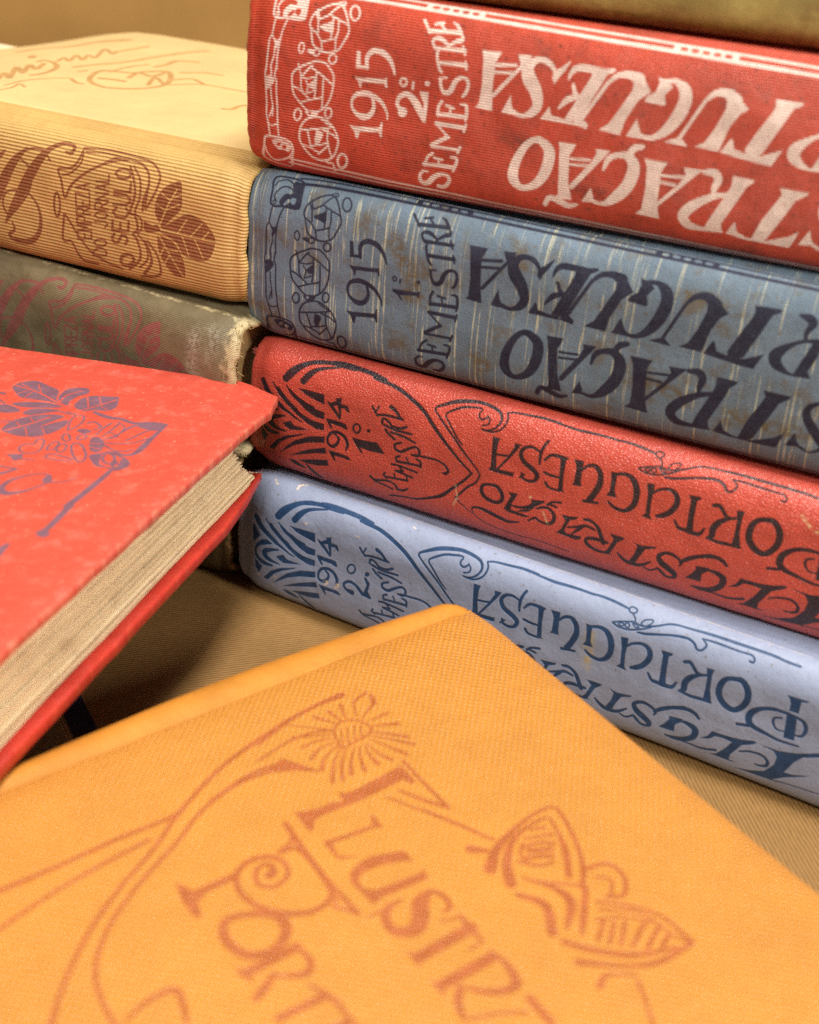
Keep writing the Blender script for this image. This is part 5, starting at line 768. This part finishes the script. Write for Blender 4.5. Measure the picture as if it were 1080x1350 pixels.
olive_ops = parse('cream', sh.tolist())
art_ol = art_image('print_olive', olive_ops, [], parse('olive_scuff'), 160, 54, soft=9)
art_ct = art_image('print_cream_cover', parse('creamtop'), [], [], 150, 125, 7.0)
art_rt = art_image('print_red_cover', parse('redtop'), [], [], 125, 120, 8.0)
art_ye = art_image('print_yellow_cover', parse('yellow', ws=1.1), [], [], 150, 130, 8.0)

m_r15 = cloth('ribbed red book cloth', (0.56, 0.068, 0.030), (0.70, 0.58, 0.51), art_r15, 'rib', 0.62, 0.00016, 0.5, 0.42, 0.2, wv=0.5,
              specks=1.3, speck_col=(0.07, 0.02, 0.012), pale=(0.62, 0.30, 0.2), wear=0.6, stain=(0.16, 0.03, 0.015), ink_fade=0.35, emboss=0.00003, grime=0.45)
m_b15 = cloth('grey blue linen', (0.15, 0.215, 0.285), NAVY, art_b15, 'linen', 0.5, 0.00016, 0.6, 0.35, 0.25,
              dark=(0.10, 0.125, 0.13), pale=(0.36, 0.36, 0.30), wear=0.6, stain=(0.115, 0.075, 0.018), threads=(0.66, 0.64, 0.42), wv=0.6, hi=((0.34, 0.40, 0.42), 0.5),
              specks=0.45, speck_col=(0.13, 0.075, 0.015), ink_fade=0.16, emboss=0.00003, grime=0.65)
m_r14 = cloth('grained red leathercloth', (0.62, 0.088, 0.058), (0.010, 0.008, 0.014), art_r14, 'grain', 0.95, 0.00013, 0.31, 0.6, 0.15,
              dark=(0.46, 0.05, 0.028), pale=(0.55, 0.20, 0.17), wear=0.45, scuff=(0.7, 0.55, 0.3), ink_fade=0.08, emboss=0.00007, ink_rough=0.42)
m_l14 = cloth('light blue paper cloth', (0.295, 0.345, 0.490), (0.012, 0.045, 0.120), art_l14, 'fine', 0.5, 0.00004, 0.50, 0.32, 0.1,
              dark=(0.25, 0.285, 0.385), pale=(0.66, 0.52, 0.38), wear=0.45, stain=(0.50, 0.36, 0.06), scuff=(0.78, 0.62, 0.42),
              ink_fade=0.12, emboss=0.00012, specks=0.6, speck_col=(0.17, 0.14, 0.12), wv=0.3)
m_cr = cloth('ribbed cream cloth', (0.62, 0.395, 0.135), (0.20, 0.060, 0.022), art_cr, 'rib', 0.98, 0.00020, 0.5, 0.4, 0.15, wv=0.25,
             dark=(0.50, 0.28, 0.09), pale=(0.85, 0.68, 0.38), wear=0.5, ink_fade=0.45, emboss=0.00003, grime=0.25, stain=(0.36, 0.20, 0.06))
m_ct = cloth('cream cloth cover', (0.72, 0.53, 0.25), (0.42, 0.24, 0.09), art_ct, 'fine', 1.0, 0.00008, 0.55, 0.35, 0.1,
             dark=(0.64, 0.44, 0.17), pale=(0.9, 0.8, 0.55), wear=0.4, ink_fade=0.3, emboss=0.00002)
m_ol = cloth('worn olive cloth', (0.21, 0.165, 0.090), (0.22, 0.060, 0.055), art_ol, 'rib', 0.5, 0.00007, 0.5, 0.35, 0.35,
             dark=(0.12, 0.092, 0.045), pale=(0.50, 0.41, 0.23), wear=0.9, scuff=(0.40, 0.36, 0.28), ink_fade=0.5, emboss=0.00002, grime=0.5, stain=(0.08, 0.055, 0.02))
m_br = cloth('dark brown cloth', (0.10, 0.062, 0.025), weave='rib', pitch=0.6, pale=(0.36, 0.22, 0.09), wear=0.8, grime=0.6, stain=(0.03, 0.02, 0.01))
art_gr = art_image('brown_band_green', [('l', np.array([[0, 0, .1], [.1, 0, .1]]))], [('l', np.array([[-5, 2.0, 9.0], [220, 2.0, 9.0]]))], [], 220, 40, 4.0)  # broad brown band along the foot of the green spine
m_gr = cloth('stained green cloth', (0.42, 0.34, 0.105), art=art_gr, weave='linen', pale=(0.6, 0.5, 0.3), wear=0.3, var=0.4, dark=(0.30, 0.20, 0.06),
             grime=0.5, stain=(0.17, 0.09, 0.03), dye=((0.20, 0.24, 0.04), (0.02, 0.25, 1), 0.7))
m_rt = cloth('rubbed red cloth', (0.60, 0.078, 0.048), (0.12, 0.075, 0.115), art_rt, 'twill', 0.55, 0.00008, 0.42, 0.45, 0.12, specks=0.15, speck_col=(0.80, 0.32, 0.20),
             dark=(0.58, 0.062, 0.036), pale=(0.74, 0.32, 0.2), wear=0.45, ink_fade=0.35, emboss=0.00003,
             dye=((0.70, 0.15, 0.11), (0.22, 0.22, 1), 0.5))
m_rd = cloth('shaded red board cloth', (0.50, 0.032, 0.018), weave='twill', pitch=0.55, depth=0.00006, rough=0.42, pale=(0.60, 0.12, 0.05), wear=0.25)  # same red cloth as the top cover, shade beneath it put into the colour
m_ye = cloth('beaded yellow cloth', (0.61, 0.258, 0.036), (0.33, 0.080, 0.014), art_ye, 'dots', 1.75, 0.00034, 0.36, 0.9, 0.1, wv=0.22, hi=((0.74, 0.40, 0.10), 0.45),
             dark=(0.55, 0.22, 0.026), pale=(0.80, 0.48, 0.16), wear=0.3, ink_fade=0.12, grime=0.22, stain=(0.42, 0.15, 0.02), emboss=0.00003)
m_ys = cloth('yellow spine cloth', (0.56, 0.225, 0.028), weave='rib', pitch=0.7, depth=0.00006, rough=0.55, spec=0.3, pale=(0.40, 0.16, 0.03), wear=0.7, grime=0.3, stain=(0.42, 0.18, 0.03))
m_fray = plain_mat('frayed thread', (0.62, 0.46, 0.2), 0.8)
m_fray_red = plain_mat('frayed red thread', (0.55, 0.10, 0.05), 0.7)
m_fray_white = plain_mat('bare paper flake', (0.85, 0.8, 0.66), 0.7)


# ------------------------------------------------------------------ closed books
def closed_book(name, label, key, mat, seed, W=190.0, group=None, cover_mat=None, top_bend=None, pages=m_page, left=True, **kw):
    sp = SPB[key]
    org = sp.P + sp.a * (sp.u0 if left else sp.L) + np.array([0, 0, sp.z0])
    t = thing(name, label, 'book', org, group)
    spine_mesh('spine', sp, mat, t, org, seed, **kw)
    b = -sp.n
    A = sp.L - sp.u0
    K = sp.P + sp.a * sp.u0 + b * 7.2
    z0, z1 = sp.z0 + 0.25, sp.z0 + sp.T - 0.15
    board('front_cover', K, sp.a, b, A, W, z1 - 2.8, z1, cover_mat or mat, t, org, seed=seed, bend=top_bend)
    board('back_cover', K, sp.a, b, A, W, z0, z0 + 2.8, cover_mat or mat, t, org, seed=seed + 2)
    if top_bend:
        z1 -= 9.5
    box_block('page_block', sp.P + sp.a * (sp.u0 + 4) + b * 1.0, sp.a, b, A - 8, W + 2, z0 + 2.85, z1 - 2.85, pages, t, org)
    return t, sp, org


RIGHT = 'bound volumes in the stack on the right'
LEFT = 'bound volumes in the stack on the left'
bl, sp_l, org_l = closed_book('book', 'light blue book with dark blue lettering at the bottom of the right stack', 'light_blue', m_l14, 1.0, group=RIGHT, low_wear=0.7)
rg, sp_g, org_g = closed_book('book', 'grained red book with black lettering dated 1914 in the right stack', 'red_grain', m_r14, 12.0, group=RIGHT, top_wear=0.3)
bb, sp_b, org_b = closed_book('book', 'grey blue streaked linen book with navy lettering dated 1915', 'grey_blue', m_b15, 23.0, group=RIGHT)
rr, sp_r, org_r = closed_book('book', 'ribbed red book with whitish lettering dated 1915 below the green book', 'red_rib', m_r15, 34.0, group=RIGHT)
gg, _, _ = closed_book('book', 'stained green and brown book topmost on the right stack', 'green', m_gr, 45.0, group=RIGHT)


def cream_bend(u, v):
    # the cover is warped: its far left corner droops
    aa = 280 - u
    return -7.5 * max(0.0, (aa - 112) / 33) ** 1.3 * max(0.0, min(v / 112, 1.0)) if aa < 175 else -7.5 * (63 / 33) ** 1.3 * max(0.0, min(v / 112, 1.0))


def flip_uv(o, A):
    me = o.data
    n = len(me.loops)
    q = np.empty(n * 2, np.float32)
    me.uv_layers['mm'].data.foreach_get('uv', q)
    q[0::2] = A - q[0::2]
    q[1::2] += 7.2
    me.uv_layers['mm'].data.foreach_set('uv', q)


cb, sp_c, org_c = closed_book('book', 'cream book with ribbed spine and brown print topmost on the left stack', 'cream', m_cr, 56.0, W=111, group=LEFT,
                              cover_mat=m_ct, top_bend=cream_bend, left=False, top_wear=0.25, low_wear=0.2, end_wear=0.5)
flip_uv(cb.children[1], 280)
ob, sp_o, org_o = closed_book('book', 'worn olive book with faded red print and frayed end under the cream one', 'olive', m_ol, 67.0, W=111, group=LEFT,
                              pages=m_page_dark, left=False, top_wear=1.0, low_wear=0.6, end_wear=1.7, end_w=6.5, ragged=0.9, rim=1.0)
db, sp_d, org_d = closed_book('book', 'dark brown worn book at the bottom of the left stack', 'brown', m_br, 78.0, W=111, group=LEFT,
                              pages=m_page_dark, left=False, ragged=1.2)

# frayed ends and loose threads
rnd = random.Random(4)
paths = []
for k in range(420):
    v = rnd.uniform(2, sp_o.S + 1)
    u = sp_o.L - abs(rnd.gauss(0, 1.6)) + .4
    p = sp_o.pt(np.array(u), np.array(v), np.array(rnd.uniform(-.25, .9)))
    d = sp_o.a * rnd.uniform(-.4, 1.0) + sp_o.n * rnd.uniform(-.5, .55) + np.array([0, 0, rnd.uniform(-.8, .6)])
    l = rnd.uniform(.6, 2.2)
    c = np.array([rnd.uniform(-.5, .5) for _ in range(3)])
    paths.append([p + d * l * s + c * l * s * s for s in (0, .35, .7, 1.0)])
threads_mesh('frayed_threads', paths, m_fray, ob, org_o, 0.13)


def little_threads(sp, v0, n, mat, parent, org, l=1.2, u=0.0, side=-1, r=.1):
    pp = []
    for k in range(n):
        p = sp.pt(np.array(u), np.array(v0 + rnd.uniform(-.9, .9)), np.array(.2))
        d = side * sp.a * rnd.uniform(.3, 1) + np.array([0, 0, rnd.uniform(-.7, .9)]) + sp.n * rnd.uniform(-.2, .6)
        c = np.array([rnd.uniform(-.6, .6) for _ in range(3)])
        ll = l * rnd.uniform(.5, 1.1)
        pp.append([p + d * ll * s + c * ll * s * s for s in (0, .4, .7, 1.0)])
    threads_mesh('loose_threads', pp, mat, parent, org, r)


little_threads(sp_g, 40.5, 14, plain_mat('pink thread', (0.55, 0.12, 0.09)), rg, org_g, 1.1)
little_threads(sp_b, 12.5, 10, m_fray, bb, org_b, 1.4)
little_threads(sp_r, 34.0, 12, plain_mat('rusty thread', (0.5, 0.2, 0.1)), rr, org_r, 0.9)
little_threads(sp_l, 4.6, 1, m_fray_white, bl, org_l, 1.0, u=165.0, side=1, r=.3)
# ------------------------------------------------------------------ open-edged red book, on the left in front
RK = np.array([-33.53, 332.88, 0.])
ra = np.array([math.cos(math.radians(170.95)), math.sin(math.radians(170.95)), 0])
rb = np.array([math.cos(math.radians(-108.06)), math.sin(math.radians(-108.06)), 0])


def red_bend(x, y):
    # dog-eared corner
    t = 1 - (x / 14.0 + y / 22.0)
    z = -2.6 * max(0.0, t)
    return z + .5 * math.sin(y * .022 + .6) * math.exp(-x / 25)


def red_warp(x, y):
    # the tip is rubbed back and turned in
    t = max(0.0, 1 - (x / 14.0 + y / 14.0))
    return 3.9 * t, 1.2 * t


rorg = np.array([-60., 270., 40.])
red = thing('book', 'red book with navy leaf print lying open edge towards the yellow book', 'book', rorg)
board('front_cover', RK, ra, rb, 190, 270, 65.2, 68.0, m_rt, red, rorg, r=0.7, na=40, nb_=60, bend=red_bend, warp=red_warp, seed=3.3, rag=0.35, edge_span=2.6)


def low_warp(x, y):
    return 3.0 * max(0.0, 1 - (x / 12.0 + y / 26.0)), 0.0


def low_bend(x, y):
    z = -5.0 * min((y + 11) / 140, 1.0)
    t = 1 - (x / 7 + y / 10)
    return z + 1.2 * max(0.0, t)


board('back_cover', RK + rb * 12 + ra * 0.3, ra, rb, 188, 258, 43.8, 47.2, m_rd, red, rorg, r=0.9, na=30, nb_=50, bend=low_bend, warp=low_warp, seed=5.1, rag=0.4, edge_span=3.2)
# leaves of the text block: thin slabs, each with its own edge
V, Fc, UV = [], [], []
rnd2 = random.Random(11)
NL = 50
bs = np.linspace(0, 1, 26)
for k in range(NL):
    f0, f1 = k / NL, (k + 1) / NL
    depth = 3.7 + (0.9 if rnd2.random() < .18 else 0) + rnd2.uniform(-.5, .5) - .6 * f0
    gap = rnd2.choice((.05, .08, .12, .2, .42)) if f0 < .6 else rnd2.choice((.04, .06, .1, .14, .34))
    start = 11.5 + 20 * f0 ** .6 + rnd2.uniform(-.9, .9)
    n0 = len(V)
    ph = rnd2.uniform(0, 9)
    for s in bs:
        bb_ = start + (262 - start) * s ** 1.25
        lo_plane = 47.3 - 5.0 * min(bb_ / 140, 1.0)
        hi_plane = 65.0 + .5 * math.sin(bb_ * .022 + .6) * .6 - .05
        z0_, z1_ = lo_plane + (hi_plane - lo_plane) * f0, lo_plane + (hi_plane - lo_plane) * f1
        e = depth + .3 * nz(bb_ * .05, ph, 1) + .12 * nz(bb_ * .3, ph, 2)
        g = gap * (1 + .8 * nz(bb_ * .04, ph, 4))
        w = .12 * nz(bb_ * .06, ph, 6)
        for jj, (aa_, zz) in enumerate(((185, z0_), (e + .12, z0_ + .02 + w), (e, z0_ + .08 + w), (e, z1_ - g + w), (e + .15, z1_ - g * .6 + w), (185, z1_ - .01))):
            V.append(RK + ra * aa_ + rb * bb_ + np.array([0, 0, zz]))
            UV.append((bb_, k * .62 + (0, 0, .06, .34, .4, .4)[jj]))
    for i in range(len(bs) - 1):
        for j in range(5):
            q = n0 + i * 6 + j
            Fc.append((q, q + 6, q + 7, q + 1))
    Fc.append(tuple(n0 + j for j in range(6)))
    Fc.append(tuple(n0 + (len(bs) - 1) * 6 + j for j in range(6)))
pb = link_mesh('page_block', V, Fc, UV, m_page, red, rorg, smooth=False)
pb['kind'] = 'stuff'
paths = []
for k in range(60):
    p = RK + rb * (12 + rnd.uniform(-.1, 2.0)) + ra * (3.4 + rnd.uniform(-.2, 4.5)) + np.array([0, 0, rnd.uniform(45.2, 47.3)])
    d = -rb * rnd.uniform(.4, 1.2) - ra * rnd.uniform(-.3, .8) + np.array([0, 0, rnd.uniform(.1, 1.1)])
    l = rnd.uniform(.35, 1.1)
    paths.append([p, p + d * l * .5, p + d * l + np.array([0, 0, rnd.uniform(-.3, .4)])])
threads_mesh('frayed_threads', paths, m_fray_red, red, rorg, 0.11)
box_block('spine', RK + ra * 191 + rb * 8, ra, rb, 2, 262, 40.0, 67.5, m_rd, red, rorg)

# ------------------------------------------------------------------ yellow book in the foreground
YK = np.array([17.46, 280.85, 0.])
ya = np.array([math.cos(math.radians(-139.98)), math.sin(math.radians(-139.98)), 0])
yb = np.array([math.cos(math.radians(-53.04)), math.sin(math.radians(-53.04)), 0])
yorg = np.array([17., 270., 2.])
yel = thing('book', 'yellow book with orange ornamental title lying in front of the stacks', 'book', yorg)


def y_bend(x, y):
    d = min(x, 40)
    return -.5 * max(0.0, 1 - y / 12.0) ** 2 - .9 * max(0., 1 - x / 9.0) ** 2 - .5 * max(0.0, 1 - y / 3.0)


board('front_cover', YK + yb * 0.0, ya, yb, 262, 185, 35.2, 38.0, m_ye, yel, yorg, r=0.85, na=70, nb_=60, bend=lambda x, y: y_bend(y, x), seed=8.8, rag=0.12, wear=0.5)
board('back_cover', YK, ya, yb, 262, 185, 2.2, 5.0, m_ye, yel, yorg, r=1.2, na=14, nb_=14, seed=9.9, rag=0.1)
box_block('page_block', YK + ya * 4 + yb * 2, ya, yb, 254, 178, 5.05, 35.1, m_page, yel, yorg)
# shoulder and back: a strip swept along the edge
us = np.unique(np.r_[np.linspace(0, 262, 90), [.4, 1, 2, 3.2]])
prof = [(3.0, 35.0), (1.6, 35.3), (.5, 35.5), (-.15, 36.4), (-.8, 37.2), (-2.0, 38.0), (-3.6, 38.1), (-5.2, 37.6), (-6.3, 36.3), (-6.9, 33.8), (-7.2, 29), (-7.8, 20), (-7.2, 11), (-6.2, 6), (-4.5, 3.2), (-1, 2.4), (3, 2.3)]
V, UV, W = [], [], []
for u in us:
    sc = (5.2 + 3.0 * math.sin(min(max(u / 125, 0), 1) * math.pi)) / 5.8 - (.25 * max(0., 1 - u / 3.5) ** 2)
    l = 0.0
    for k, (d, z) in enumerate(prof):
        dd = d * sc if d < 0 else d
        zz = z - (1.5 * max(0., 1 - u / 4) ** 2 if k > 3 else 0.0) * (1 if z > 20 else -1)
        zz += .16 * nz(u * .09, k * .5, 2)
        if k:
            l += math.hypot(prof[k][0] - prof[k - 1][0], prof[k][1] - prof[k - 1][1])
        rag = .35 * nz(k * .7, 4.4) if u < .3 else 0
        st = .5 + 2.7 * min(max(-dd / 5.0, 0), 1)
        V.append(YK + ya * (st + u * (1 - st / 262) + rag) + yb * dd + np.array([0, 0, zz]))
        UV.append((u, l))
        W.append(.75 * math.exp(-((l - 3.3) / .6) ** 2) + .9 * math.exp(-((l - 9.9) / 1.1) ** 2) * min(1, .3 + u / 80) + max(0, 1 - u / 2))
link_mesh('spine', V, grid_faces(len(us), len(prof)), UV, m_ys, yel, yorg, W)

# ------------------------------------------------------------------ thin pamphlet that peeks out between red and yellow books
P0, P1 = np.array([-82.9, 282.1, 0.]), np.array([-71.9, 263.2, 0.])
pb_ = (P1 - P0) / np.linalg.norm(P1 - P0)
pa_ = np.array([pb_[1], -pb_[0], 0])
if pa_[0] > 0:
    pa_ = -pa_
porg = P0 + np.array([0, 0, .4])
pam = thing('pamphlet', 'thin pamphlet with a navy border partly hidden under the red book', 'pamphlet', porg)
m_navy = plain_mat('navy paper', (0.010, 0.016, 0.045), 0.5)
m_cream_p = plain_mat('pamphlet paper', (0.30, 0.24, 0.10), 0.6)
m_gold = plain_mat('gilt line', (0.55, 0.42, 0.16), 0.4)
PS = P0 - pb_ * 14
box_block('cover', PS, pa_, pb_, 70, 95, .5, 1.5, m_cream_p, pam, porg)
box_block('border_band', PS, pa_, pb_, 6.2, 95, 1.502, 1.62, m_navy, pam, porg)
for k, q in enumerate((6.9, 7.7)):
    box_block('gilt_line', PS + pa_ * q, pa_, pb_, .3, 95, 1.502, 1.56, m_gold, pam, porg)
